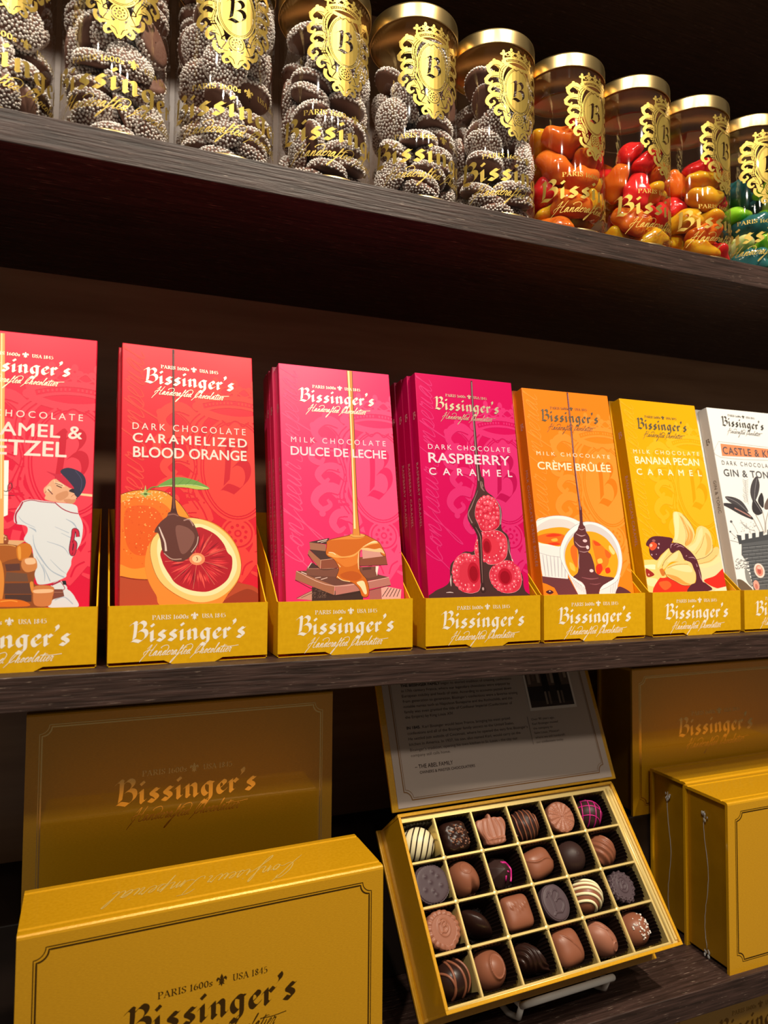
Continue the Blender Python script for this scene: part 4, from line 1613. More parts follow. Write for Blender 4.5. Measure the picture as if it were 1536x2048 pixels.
4: """P 4A2D2C 479 1233 464 1161 435 1088 390 1017 368 956 369 896 413 827 436 768 413 694 382 660 316 660 247 611 192 559 178 449 135 407 43 367 18 293 863 271 819 356 806 400 805 470 779 530 731 575 713 625 716 720 700 791 653 841 667 963 653 1024 606 1084 552 1123 533 1163 528 1235
S 9A7A78 470 1130 406 1007 373 946 401 877 / 2 9 3
S B8A09E 611 1079 652 1013 658 942 647 871 / 2 7 2
S C8B4B4 192 487 186 449 186 407 / 2 13 4
S B8A09E 708 756 705 670 727 590 / 2 6 2
S E8DCDC 722 605 729 583 / 7
S C8B4B4 143 361 174 363 201 359 / 3 8 3
S 8A6A66 497 1213 506 1157 529 1127 / 4 17 4
S C9A89C 507 1224 518 1163 / 1 4 1
S 9A7A78 782 510 799 440 / 2 6 2
P D6344C 545 547 604 566 675 595 730 565 778 520 795 460 776 391 720 353 629 350 559 385 519 444 516 503
S F4A8B0 545 547 604 566 675 595 730 565 778 520 795 460 776 391 720 353 629 350 559 385 519 444 516 503 545 547 / 2
E E65268 775 468 20 18
E F7C4CA 773 472 5 6
E D43049 764 435 20 19
E F3A0AC 762 439 5 6
E D43049 740 403 19 18
E F3A0AC 737 407 5 6
E D43049 722 389 21 19
E F7C4CA 720 394 6 7
E DE4058 686 373 20 19
E F3A0AC 684 377 5 6
E D43049 649 367 22 20
E EE8C9C 646 372 6 7
E DE4058 613 371 20 19
E F3A0AC 611 375 5 7
E E65268 583 383 19 18
E F3A0AC 580 387 5 6
E D43049 557 403 17 16
E F7C4CA 555 407 5 5
E E65268 540 429 18 17
E EE8C9C 537 433 5 6
E DE4058 533 455 19 18
E EE8C9C 530 460 5 6
E DE4058 533 476 16 15
E EE8C9C 531 479 4 5
E D43049 547 518 18 17
E EE8C9C 545 522 5 6
E D43049 561 537 21 20
E EE8C9C 559 542 6 7
E DE4058 589 560 18 17
E EE8C9C 587 564 5 6
E E65268 623 575 22 21
E F7C4CA 620 579 6 7
E E65268 658 580 16 15
E F7C4CA 656 584 4 5
E D43049 696 576 20 19
E F7C4CA 693 580 5 6
E D43049 717 569 22 21
E EE8C9C 714 574 6 7
E D43049 745 551 16 15
E EE8C9C 743 554 4 5
E E65268 763 529 22 20
E F3A0AC 760 534 6 7
E E65268 774 502 19 17
E F3A0AC 771 506 5 6
E DE4058 744 471 20 19
E EE8C9C 742 476 5 7
E E65268 727 432 18 17
E F7C4CA 725 435 5 6
E DE4058 708 414 15 14
E F3A0AC 706 417 4 5
E DE4058 679 399 19 18
E EE8C9C 676 403 5 6
E D43049 640 394 17 16
E F3A0AC 638 398 5 6
E E65268 597 408 17 16
E F3A0AC 595 412 5 6
E E65268 575 429 18 17
E F7C4CA 573 433 5 6
E D43049 565 450 21 20
E F7C4CA 562 454 6 7
E D43049 563 476 22 21
E EE8C9C 560 481 6 7
E DE4058 576 510 20 19
E EE8C9C 574 515 6 7
E E65268 601 534 17 16
E F7C4CA 599 538 5 6
E D43049 631 549 21 20
E EE8C9C 629 553 6 7
E D43049 661 553 20 19
E F3A0AC 659 557 5 7
E E65268 696 546 20 19
E EE8C9C 693 550 5 7
E D43049 730 521 18 17
E EE8C9C 728 525 5 6
E DE4058 743 492 15 14
E F7C4CA 741 495 4 5
E B8142E 649 472 60 64
E 98061F 648 466 43 48
P D23048 253 621 316 650 375 635 441 630 443 523 425 388 373 355 308 357 256 382 223 439 204 501 217 568
S F4A8B0 253 621 316 650 375 635 441 630 443 523 425 388 373 355 308 357 256 382 223 439 204 501 217 568 253 621 / 2
E D43049 378 406 21 20
E F7C4CA 375 410 6 7
E DE4058 340 382 16 15
E F7C4CA 338 386 4 5
E E65268 323 378 19 19
E F7C4CA 320 382 5 6
E D43049 288 380 19 19
E EE8C9C 286 384 5 7
E E65268 260 394 17 17
E F3A0AC 258 398 5 6
E E65268 235 420 17 16
E EE8C9C 233 424 4 6
E DE4058 224 443 21 20
E F7C4CA 221 448 6 7
E DE4058 217 472 16 15
E EE8C9C 215 476 4 5
E E65268 216 508 18 17
E F7C4CA 214 512 5 6
E E65268 227 552 15 15
E EE8C9C 225 555 4 5
E E65268 245 584 21 20
E F7C4CA 242 589 6 7
E E65268 263 604 22 21
E F3A0AC 260 609 6 7
E D43049 299 626 17 17
E EE8C9C 297 630 5 6
E E65268 324 631 16 16
E EE8C9C 322 635 4 5
E E65268 351 629 21 20
E F7C4CA 349 633 6 7
E E65268 383 612 21 21
E EE8C9C 380 617 6 7
E D43049 401 593 22 21
E EE8C9C 398 597 6 7
E E65268 328 411 16 16
E EE8C9C 326 415 4 5
E D43049 307 410 20 20
E F7C4CA 304 414 5 7
E D43049 276 421 19 18
E EE8C9C 273 426 5 6
E D43049 256 442 16 15
E EE8C9C 254 446 4 5
E DE4058 242 485 19 18
E EE8C9C 240 489 5 6
E DE4058 244 518 21 20
E F7C4CA 241 523 6 7
E DE4058 251 542 18 18
E EE8C9C 249 546 5 6
E DE4058 277 578 19 19
E F7C4CA 274 583 5 7
E DE4058 298 592 16 16
E F3A0AC 296 596 4 5
E DE4058 333 598 20 19
E F3A0AC 330 603 5 7
E D43049 361 588 16 15
E F3A0AC 359 592 4 5
E B8142E 380 504 50 78
E 98061F 380 497 36 58
P DA344A 479 813 554 824 628 820 681 781 693 720 679 635 640 590 575 566 513 566 477 596 408 635 408 704 435 753 464 769
S F4A8B0 479 813 554 824 628 820 681 781 693 720 679 635 640 590 575 566 513 566 477 596 408 635 408 704 435 753 464 769 479 813 / 2
E DE4058 670 696 22 21
E EE8C9C 667 701 6 7
E E65268 661 664 21 20
E F7C4CA 658 669 6 7
E E65268 640 631 17 16
E F3A0AC 638 635 4 5
E D43049 605 603 18 17
E F3A0AC 603 607 5 6
E DE4058 575 591 17 16
E F7C4CA 573 594 5 6
E DE4058 535 585 22 21
E F3A0AC 532 589 6 7
E E65268 516 586 19 18
E F7C4CA 514 590 5 6
E DE4058 481 597 18 17
E F7C4CA 478 600 5 6
E E65268 453 615 18 17
E F7C4CA 451 619 5 6
E DE4058 433 640 16 16
E EE8C9C 431 643 4 5
E E65268 421 681 22 21
E F7C4CA 418 685 6 7
E D43049 423 712 15 15
E F7C4CA 421 716 4 5
E E65268 435 742 15 15
E F7C4CA 433 746 4 5
E E65268 457 771 19 18
E F7C4CA 455 775 5 6
E E65268 483 792 20 19
E EE8C9C 481 796 5 7
E D43049 512 805 22 21
E EE8C9C 509 810 6 7
E DE4058 548 812 15 15
E F7C4CA 546 815 4 5
E DE4058 586 809 18 18
E EE8C9C 584 813 5 6
E D43049 615 798 21 20
E F7C4CA 612 803 6 7
E D43049 639 781 19 18
E F3A0AC 637 785 5 6
E E65268 662 749 19 18
E EE8C9C 659 753 5 6
E DE4058 670 723 15 15
E EE8C9C 668 726 4 5
E D43049 636 686 23 22
E F7C4CA 633 691 6 8
E D43049 624 660 16 16
E F3A0AC 622 663 4 5
E D43049 590 628 21 20
E F7C4CA 587 632 6 7
E D43049 569 618 19 18
E EE8C9C 566 623 5 6
E D43049 529 614 17 16
E F7C4CA 526 618 5 6
E D43049 488 627 15 14
E F7C4CA 486 631 4 5
E D43049 466 648 19 18
E F3A0AC 463 652 5 6
E E65268 455 672 15 15
E F7C4CA 453 675 4 5
E E65268 454 707 22 21
E EE8C9C 451 711 6 7
E DE4058 470 742 18 17
E F7C4CA 468 746 5 6
E D43049 530 780 17 17
E F3A0AC 528 784 5 6
E D43049 567 782 20 19
E F7C4CA 564 786 5 7
E D43049 590 775 16 15
E EE8C9C 588 779 4 5
E DE4058 616 758 23 22
E F3A0AC 614 763 6 7
E E65268 637 717 19 18
E F3A0AC 635 721 5 6
E B8142E 512 704 40 60
E 98061F 511 698 28 45
P C9203C 491 1075 549 1090 600 1078 631 1038 646 983 641 901 628 856 570 822 480 818 451 873 430 927 438 993 460 1044
S F4A8B0 491 1075 549 1090 600 1078 631 1038 646 983 641 901 628 856 570 822 480 818 451 873 430 927 438 993 460 1044 491 1075 / 2
E E65268 629 959 16 15
E EE8C9C 627 962 4 5
E E65268 621 923 16 15
E F7C4CA 619 926 4 5
E DE4058 596 879 21 21
E F3A0AC 593 883 6 7
E DE4058 577 860 18 17
E F3A0AC 574 863 5 6
E DE4058 553 846 22 22
E F7C4CA 550 851 6 7
E DE4058 517 842 21 21
E F3A0AC 514 847 6 7
E D43049 497 849 20 19
E EE8C9C 495 853 5 7
E D43049 477 864 19 19
E EE8C9C 474 869 5 7
E E65268 457 897 16 16
E EE8C9C 455 901 4 5
E D43049 451 924 22 22
E EE8C9C 448 929 6 7
E D43049 450 959 17 17
E EE8C9C 447 963 5 6
E E65268 463 1011 19 18
E EE8C9C 460 1015 5 6
E DE4058 479 1039 18 18
E F3A0AC 476 1043 5 6
E DE4058 499 1060 21 21
E F3A0AC 496 1065 6 7
E E65268 522 1075 20 20
E F7C4CA 519 1080 5 7
E E65268 557 1082 19 18
E F3A0AC 555 1086 5 6
E E65268 590 1070 17 16
E F3A0AC 588 1073 4 6
E DE4058 608 1053 19 18
E EE8C9C 605 1057 5 6
E D43049 622 1027 20 19
E F7C4CA 619 1031 5 7
E DE4058 629 997 18 17
E F7C4CA 627 1001 5 6
E D43049 599 958 21 21
E F3A0AC 596 962 6 7
E E65268 586 920 22 22
E EE8C9C 583 925 6 8
E DE4058 562 892 18 17
E EE8C9C 560 896 5 6
E DE4058 521 883 22 22
E EE8C9C 518 887 6 8
E D43049 499 895 22 22
E EE8C9C 497 899 6 8
E D43049 480 936 22 21
E F3A0AC 477 941 6 7
E E65268 480 966 16 16
E EE8C9C 478 969 4 5
E DE4058 492 1002 18 17
E EE8C9C 490 1006 5 6
E E65268 524 1035 18 17
E F3A0AC 521 1039 5 6
E E65268 552 1041 21 21
E F7C4CA 549 1046 6 7
E E65268 577 1030 23 22
E F3A0AC 574 1035 6 8
E D43049 596 1000 16 15
E F3A0AC 594 1004 4 5
E D43049 565 950 23 22
E F3A0AC 562 955 6 8
E E65268 542 925 20 19
E F3A0AC 540 929 5 7
E E65268 521 930 19 19
E F7C4CA 518 934 5 6
E DE4058 516 979 19 18
E EE8C9C 514 983 5 6
E E65268 534 996 15 15
E EE8C9C 532 1000 4 5
E DE4058 559 991 22 22
E EE8C9C 556 996 6 7
S 3E2424 417 867 455 793 454 719 452 596 449 474 448 368 / 33 39 34 31 28 33
S 8E6E68 426 847 459 778 460 694 455 572 450 426 / 3 8 6 6 3
E 3E2424 452 378 24 24
E B89A98 450 383 9 12
S 4A2D2C 489 2017 484 1826 484 1622 482 1381 495 1207 / 15 17 20 30 43
S A88E8C 490 2008 481 1744 480 1461 484 1207 / 5 5 7 10""",
5: """p 6A363C -1 475 101 463 244 457 320 312 135 316 102 382 35 413 -4 424
p E9E6E6 -19 736 103 711 267 717 236 449 100 461 7 472
S BDB8C2 29 641 31 556 34 474 / 6 9 6
S BDB8C2 62 637 63 556 63 472 / 6 9 6
S BDB8C2 97 634 95 556 93 470 / 6 9 6
S BDB8C2 131 631 127 555 122 467 / 6 9 6
S BDB8C2 165 628 159 555 152 465 / 6 9 6
S BDB8C2 200 625 192 555 181 462 / 6 9 6
S BDB8C2 235 622 224 555 211 460 / 6 9 6
S A8A4AC -16 661 93 633 187 622 / 3
P F0EDEB 2 908 103 944 201 958 299 951 382 925 428 894 390 802 255 717 199 706 103 711 -19 731
S A8A4AC 2 908 103 944 201 958 299 951 382 925 428 894 / 3
P DCD5D4 -5 850 112 921 210 933 307 919 375 877 329 812 210 790 83 789
P F3A01E 3 819 109 852 213 864 286 857 332 834 275 775 205 710 104 721 -6 746
P EE6A1C -1 788 116 815 236 806 249 764 194 716 87 726 -5 752
P DE3A1A 78 794 146 811 223 801 173 787 100 784
P DE3A1A 88 731 167 740 201 724 133 716
P F5B040 122 763 171 774 181 753 138 747
p E4E1E4 232 508 320 312 418 310 369 398
p E4E1E4 531 365 700 436 742 477 697 378 670 305 498 308
S BDB8C2 635 384 620 332 / 5
S BDB8C2 661 402 642 331 / 5
S BDB8C2 686 421 663 331 / 5
S BDB8C2 712 440 685 331 / 5
S BDB8C2 278 441 311 379 / 4
S BDB8C2 300 427 331 365 / 4
S BDB8C2 322 413 351 351 / 4
S BDB8C2 345 400 371 338 / 4
S BDB8C2 367 386 392 324 / 4
P F1EFEE 190 643 205 711 267 806 350 871 436 905 506 911 593 897 682 849 737 790 771 719 780 633 768 557 737 483 699 430 610 384 537 359 486 355 412 356 357 399 279 451 227 513 195 591
S 9A96A0 356 393 279 449 227 513 194 591 189 643 204 711 266 807 349 872 436 907 506 914 593 899 682 851 739 791 774 719 782 633 770 557 739 483 699 428 609 382 536 357 / 3
P CFC9CC 222 654 279 764 370 839 490 892 589 875 672 827 721 768 752 676 742 557 685 462 527 459 316 456 240 519
P F2A01C 243 675 290 748 366 813 457 832 550 826 639 783 699 713 735 633 728 547 677 452 589 453 466 470 293 461 243 539 230 602
P EE7A1C 509 761 598 718 650 643 630 558 532 495 518 611
P D8321A 515 548 562 569 575 527 543 485 513 490
P D8321A 600 526 640 537 647 500 607 489
P E04A1A 521 755 569 740 585 718 534 718
P E8601E 625 686 675 643 651 611 623 633
P EE6A20 295 696 353 717 334 539 295 612
P F9D080 674 719 717 665 695 643 663 686
P F8C050 536 601 575 611 583 579 543 569
P F8C050 267 581 306 560 311 508 272 529
P 5E2F33 422 1029 447 1030 441 900 456 873 462 830 487 782 481 696 457 664 479 643 499 564 507 496 566 469 677 452 608 416 554 390 516 349 502 298 404 300 381 393 315 446 287 466 335 502 354 591 360 680 334 717 331 759 341 807 376 840 393 872 411 910
S C49AA0 360 813 407 794 452 803 / 2 9 2
S C49AA0 342 749 389 707 463 707 / 2 10 2
S C49AA0 371 672 419 662 471 675 / 2 5 2
S C49AA0 391 856 421 845 454 857 / 2 5 2
S C49AA0 368 648 353 580 351 528 / 2 9 2
E E0BCC2 439 755 21 13
E E8CCD0 456 702 15 16
E E8CCD0 466 512 19 13
S 8E5258 366 460 450 446 526 453 / 4 11 4
S 8E5258 432 408 493 402 538 411 / 2 7 2
S D8B4BA 320 440 360 419 386 388 / 2 6 2
P 5A2F35 704 378 766 366 824 328 820 302 673 305
P 4A2428 21 351 58 365 91 347 54 332
E D8C0C4 57 354 8 4
S 5E2F33 445 2032 437 1662 427 1314 432 1002 / 16 16 17 19
S A8808A 449 2023 434 1574 433 1010 / 5 5 6""",
6: """p F0CC78 7 599 144 602 156 453 66 303 -15 305
P F9E6BC 5 553 115 558 114 519 14 531
P F6DDA4 11 444 112 437 87 378 8 390
p EBD3A2 581 595 863 698 869 525 849 309 593 314 576 505
P D9301E 60 309 140 443 225 450 367 396 543 348 433 301
P E8602A 126 405 219 420 253 381 176 344
P DB2C22 615 417 749 458 864 522 876 445 863 371 747 350
P F3E0BC 730 339 800 355 868 360 856 309 723 312
P 9A2A22 13 526 63 503 92 473 41 455 9 466
E E8A890 34 476 7 8
P 562430 62 751 103 785 161 802 265 798 347 782 315 730 287 696 201 646 139 596 87 629 75 674 78 707 53 723
P E0512E 93 735 131 752 168 730 148 696 103 679 81 707
P F6B49A 92 729 114 735 118 718 95 707
E 9A5A5A 140 763 18 11
E E0B8C0 177 702 8 9
E E0B8C0 97 643 6 7
E E0B8C0 145 646 4 4
E E0B8C0 190 735 7 8
P ECC47C 772 692 829 713 849 687 817 629 724 577 588 561 574 595 674 617
S B98A48 588 561 726 589 812 640 / 4
P F3D9A0 587 555 723 574 825 629 844 583 654 527
P F1CE8A 400 1012 445 1021 499 1002 559 939 596 870 602 830 567 766 506 720 434 720 348 753 374 810 384 879 386 942
P DFA050 474 984 532 916 581 835 559 766 507 725 472 728 518 812 506 892
P F3DCA6 405 1000 450 1007 443 903 405 788 374 776 390 873
P EDBE78 493 973 542 893 547 812 513 754 542 823 520 892
S 6A4A20 499 1002 559 939 596 870 602 830 / 4
S A8762E 468 990 498 892 504 811 472 731 / 4
P EFCB84 466 703 556 749 606 813 633 871 676 898 726 890 771 855 786 791 782 721 768 675 698 629 597 601 561 601 536 657
P EFD69C 503 703 593 755 650 848 695 883 687 813 625 732 554 675
P E3B264 722 837 771 791 758 698 677 635 721 733
S A8762E 706 814 652 721 570 646 / 4
S 6A4A20 560 598 674 620 768 675 785 733 / 4
P F0C878 296 702 200 640 131 574 111 519 126 475 155 448 211 453 199 497 189 552 306 646 325 674
P F0D594 285 685 205 635 144 569 144 530 213 602
P C9702E 154 514 191 524 205 475 172 464
P EFC980 391 683 306 646 225 590 192 546 204 519 292 579 436 593
P EFD498 382 674 294 624 250 579 354 607
S 6A4A20 192 546 225 590 306 646 391 683 / 4
P F1C980 207 502 251 546 348 579 465 592 511 573 527 511 538 477 521 415 471 383 379 384 302 419 226 458
P D99A48 216 475 303 421 380 389 472 386 412 406 324 457
P F1D9A0 283 535 401 556 484 545 502 494 389 501
S A8762E 240 529 344 557 473 561 / 4
S 6A4A20 204 502 226 455 301 416 379 382 471 380 / 4
P 552530 294 730 340 747 423 737 487 697 536 657 575 601 591 538 599 476 600 414 639 391 685 335 422 317 464 383 519 404 540 471 523 527 504 573 438 601 419 646 391 683 315 657 293 691
S B88A98 309 697 322 730 345 736 / 2 8 2
S B88A98 348 719 380 736 407 725 / 2 6 2
S B88A98 375 708 420 720 459 703 / 2 6 2
S B88A98 458 629 474 635 / 2 8 2
S B88A98 561 567 569 538 / 2 10 2
S B88A98 485 618 542 618 561 601 / 2 7 2
S B88A98 579 516 586 448 605 403 / 2 8 2""",
7: """p E58A60 92 1686 1045 1657 1058 1588 86 1566
S 8A8A8A 72 1705 1049 1671 / 3
S 8A8A8A 72 1705 65 1553 1021 1565 / 3
P 4A464A 34 1177 145 1172 235 1130 285 1038 182 1085 78 1126
P 3E3A3E -23 1109 90 1115 196 1085 282 1027 333 967 205 1003 77 1060
P 4A464A 471 1386 489 1307 441 1203 373 1134 351 1223 398 1326
P 3A363A 381 1168 443 1092 459 1036 380 1012 335 1067
P 3A3639 491 1228 507 1172 477 1081 427 1147
P 6A5A54 511 1127 587 1197 642 1176 574 1084 496 1071
P 4A464A 686 1349 717 1235 657 1120 620 1209
P 3E3A3E 580 1050 755 1145 853 1171 731 1054
S 9A969A 46 1169 164 1128 272 1043 / 4
S 9A969A 466 1363 415 1248 383 1146 / 4
S 9A969A 383 1146 425 1080 445 1041 / 4
S B08078 122 1072 213 1036 303 994 / 12
S A8A29C 328 978 360 902 392 826 / 10
S A8A29C 367 1018 404 936 431 837 / 10
S A8A29C 461 1047 463 937 441 848 / 10
S A8A29C 559 1083 483 959 455 848 / 10
S A8A8A8 320 1334 288 1353 / 4
S A8A8A8 320 1334 358 1354 / 4
S A8A8A8 316 1318 281 1337 / 4
S A8A8A8 316 1318 354 1338 / 4
S A8A8A8 312 1302 282 1321 / 4
S A8A8A8 312 1302 350 1322 / 4
S A8A8A8 308 1287 285 1306 / 4
S A8A8A8 308 1287 346 1306 / 4
S A8A8A8 305 1271 287 1290 / 4
S A8A8A8 305 1271 343 1290 / 4
S A8A8A8 301 1255 275 1274 / 4
S A8A8A8 301 1255 339 1274 / 4
S A8A8A8 297 1239 267 1258 / 4
S A8A8A8 297 1239 335 1258 / 4
S A8A8A8 293 1223 265 1242 / 4
S A8A8A8 293 1223 331 1242 / 4
S A8A8A8 290 1208 274 1227 / 4
S A8A8A8 290 1208 327 1227 / 4
S A8A8A8 286 1192 257 1211 / 4
S A8A8A8 286 1192 324 1211 / 4
S A8A8A8 282 1176 249 1195 / 4
S A8A8A8 282 1176 320 1195 / 4
S A8A8A8 278 1160 256 1180 / 4
S A8A8A8 278 1160 316 1179 / 4
S A8A8A8 275 1145 261 1164 / 4
S A8A8A8 275 1145 312 1164 / 4
S A8A8A8 271 1129 250 1149 / 4
S A8A8A8 271 1129 309 1148 / 4
S A0A0A0 321 1346 297 1221 302 1110 / 4
E 55555A 54 945 15 12
E 55555A 22 852 11 9
E 55555A -21 779 12 10
E 55555A 57 790 7 5
S 8A8A8A 54 945 82 898 109 834 / 4
S 8A8A8A 22 852 62 812 99 791 / 4
S 8A8A8A -21 779 51 763 104 753 / 4
S 8A8A8A 168 964 209 900 327 858 / 4
S 8A8A8A 174 932 249 889 265 835 / 4
E B0B0B0 308 877 4 3
E B0B0B0 226 908 8 3
E B0B0B0 247 852 5 3
E B0B0B0 208 903 8 3
E B0B0B0 212 908 5 3
E B0B0B0 293 868 6 3
E B0B0B0 225 900 8 3
E B0B0B0 201 886 5 3
E B0B0B0 222 887 8 3
E B0B0B0 193 861 8 3
E B0B0B0 281 905 6 3
E B0B0B0 230 912 8 3
E B0B0B0 200 937 7 3
E B0B0B0 202 911 8 3
E B0B0B0 230 930 5 3
E B0B0B0 338 939 7 3
E B0B0B0 302 894 8 3
E B0B0B0 324 908 5 3
E B0B0B0 291 943 7 3
E B0B0B0 193 870 4 3
E B0B0B0 157 858 8 3
E B0B0B0 211 916 5 3
E B0B0B0 332 907 5 3
E B0B0B0 337 914 8 3
E B0B0B0 314 912 5 3
E B0B0B0 314 869 6 3
E B0B0B0 340 911 7 3
E B0B0B0 231 886 8 3
E B0B0B0 259 854 6 3
E B0B0B0 173 893 6 3
E B0B0B0 177 877 6 3
E B0B0B0 318 928 9 3
E B0B0B0 162 935 7 3
E B0B0B0 185 942 8 3
E B0B0B0 263 898 7 3
E B0B0B0 234 923 5 3
E B0B0B0 176 860 4 3
E B0B0B0 152 855 7 3
E B0B0B0 314 870 7 3
E B0B0B0 326 901 6 3
p 5C5E62 132 753 605 800 478 310 174 315 172 567 106 641
p 4A4C50 90 825 144 818 140 775 181 781 193 835 237 837 228 790 270 796 280 841 325 847 317 803 358 808 369 853 422 861 416 821 466 832 477 876 629 895 603 795 100 737
S 34363A 134 713 353 729 591 747 / 6
S 8E9094 138 706 352 722 589 741 / 4
S 3A3C40 209 722 206 696 / 4
S 3A3C40 294 722 291 696 / 4
S 3A3C40 380 722 377 696 / 4
S 3A3C40 467 723 464 697 / 4
S 3A3C40 555 723 552 697 / 4
S 34363A 126 681 345 696 583 715 / 6
S 8E9094 130 674 344 690 581 708 / 4
S 3A3C40 244 690 240 664 / 4
S 3A3C40 329 690 326 664 / 4
S 3A3C40 416 690 412 664 / 4
S 3A3C40 503 690 499 664 / 4
S 3A3C40 591 691 587 664 / 4
S 34363A 118 649 337 664 574 682 / 6
S 8E9094 123 643 336 658 572 675 / 4
S 3A3C40 193 657 190 632 / 4
S 3A3C40 278 658 275 632 / 4
S 3A3C40 364 658 361 632 / 4
S 3A3C40 451 658 447 632 / 4
S 3A3C40 538 658 535 632 / 4
S 34363A 122 617 329 632 566 649 / 6
S 8E9094 126 611 328 625 564 643 / 4
S 3A3C40 228 625 225 600 / 4
S 3A3C40 313 625 310 600 / 4
S 3A3C40 399 625 396 599 / 4
S 3A3C40 486 625 483 599 / 4
S 3A3C40 574 625 570 599 / 4
S 34363A 126 585 321 600 557 616 / 6
S 8E9094 130 579 320 593 555 610 / 4
S 3A3C40 178 594 175 568 / 4
S 3A3C40 263 593 259 568 / 4
S 3A3C40 348 593 345 567 / 4
S 3A3C40 435 593 431 567 / 4
S 3A3C40 522 593 518 567 / 4
S 34363A 129 554 313 568 549 584 / 6
S 8E9094 133 547 312 561 547 577 / 4
S 3A3C40 213 562 209 536 / 4
S 3A3C40 298 561 294 536 / 4
S 3A3C40 383 561 380 535 / 4
S 3A3C40 470 560 466 535 / 4
S 3A3C40 557 560 553 534 / 4
S 34363A 133 522 305 536 540 552 / 6
S 8E9094 137 516 304 529 539 545 / 4
S 3A3C40 163 530 160 505 / 4
S 3A3C40 247 530 244 504 / 4
S 3A3C40 332 529 329 504 / 4
S 3A3C40 418 529 415 503 / 4
S 3A3C40 505 528 501 502 / 4
S 34363A 137 490 298 504 532 519 / 6
S 8E9094 141 484 296 498 530 513 / 4
S 3A3C40 197 498 194 473 / 4
S 3A3C40 282 498 278 472 / 4
S 3A3C40 367 497 364 471 / 4
S 3A3C40 453 496 450 471 / 4
S 3A3C40 540 496 537 470 / 4
S 34363A 140 459 290 472 524 487 / 6
S 8E9094 144 453 288 466 522 481 / 4
S 3A3C40 148 467 145 442 / 4
S 3A3C40 232 466 228 441 / 4
S 3A3C40 317 466 313 440 / 4
S 3A3C40 402 465 399 439 / 4
S 3A3C40 489 464 485 438 / 4
S 34363A 144 427 282 441 515 455 / 6
S 8E9094 148 421 280 434 514 449 / 4
S 3A3C40 182 435 179 410 / 4
S 3A3C40 266 434 263 409 / 4
S 3A3C40 351 433 348 408 / 4
S 3A3C40 437 432 433 407 / 4
S 3A3C40 524 431 520 406 / 4
S 34363A 147 396 274 409 507 423 / 6
S 8E9094 151 390 273 403 505 417 / 4
S 3A3C40 133 405 130 380 / 4
S 3A3C40 216 404 213 378 / 4
S 3A3C40 301 402 297 377 / 4
S 3A3C40 386 401 382 376 / 4
S 3A3C40 472 400 468 375 / 4
S 34363A 151 365 266 378 499 391 / 6
S 8E9094 155 358 265 371 497 385 / 4
S 3A3C40 167 373 164 348 / 4
S 3A3C40 251 372 247 346 / 4
S 3A3C40 335 370 332 345 / 4
S 3A3C40 421 369 417 344 / 4
S 3A3C40 507 368 503 342 / 4
E EBD8D0 285 498 63 66
E E0907E 285 498 45 51
E B8584E 283 492 23 28
E EDB9AA 291 524 26 15
E E0A090 217 367 36 46
E C07468 215 356 17 25
P 8A8A88 120 525 160 462 163 357 109 421
P 6B5A4A -47 402 40 422 124 368 153 316 -66 320
E 7A7A7A 93 596 10 4
E B8B8B8 172 577 7 4
E 7A7A7A 33 533 5 4
E B8B8B8 41 535 9 4
E 9A9A9A 26 549 10 4
E B8B8B8 121 579 6 4
E 9A9A9A 109 560 9 4
E 9A9A9A 133 533 11 4
E 9A9A9A 35 517 9 4
E 9A9A9A 123 518 5 4
E 7A7A7A 82 526 6 4
E 7A7A7A 54 522 7 4
E 7A7A7A 54 563 6 4
E B8B8B8 57 579 8 4
E B8B8B8 157 571 7 4
E B8B8B8 63 571 4 4
E 9A9A9A 156 566 8 4
E B8B8B8 82 573 4 4
E 7A7A7A 18 518 11 4
E B8B8B8 114 580 5 4
E B8B8B8 88 549 7 4
E 7A7A7A 144 595 6 4
E B8B8B8 48 605 7 4
E 7A7A7A 120 558 11 4
E B8B8B8 26 587 9 4
E 9A9A9A 27 580 5 4
E 9A9A9A 149 548 8 4
E 7A7A7A 119 540 9 4
E 9A9A9A 147 541 8 4
E 7A7A7A 10 527 5 4
E B8B8B8 34 530 7 4
E 9A9A9A 82 594 10 4
E 7A7A7A 73 545 10 4
E B8B8B8 53 604 11 4
E B8B8B8 162 608 11 4
E 9A9A9A 39 599 8 4
E 9A9A9A 52 557 7 4
E 7A7A7A 90 526 7 4
E 7A7A7A 116 522 11 4
E B8B8B8 76 593 8 4
E 9A9A9A 31 551 10 4
E B8B8B8 152 530 7 4
E 7A7A7A 21 550 6 4
E 7A7A7A 101 535 7 4
E B8B8B8 150 602 6 4
E B8B8B8 149 547 9 4
E 7A7A7A 67 565 11 4
E 9A9A9A 55 606 8 4
E 7A7A7A 137 606 9 4
E B8B8B8 128 523 9 4
S 8A8A8A 33 568 107 589 160 578 / 4
S 8A8A8A 48 515 100 557 137 599 / 4""",
}
BAR_POSE = {1: (-0.0499, 0.0195, 0.168, 0.0), 2: (0.0529, 0.0185, 0.1653, 0.0634), 3: (0.1558, 0.0199, 0.193, 0.0085), 4: (0.2593, 0.0198, 0.1539, 0.0118), 5: (0.3576, 0.0204, 0.1886, -0.023), 6: (0.4585, 0.0193, 0.1965, -0.0078), 7: (0.56, 0.0205, 0.1936, -0.01)}
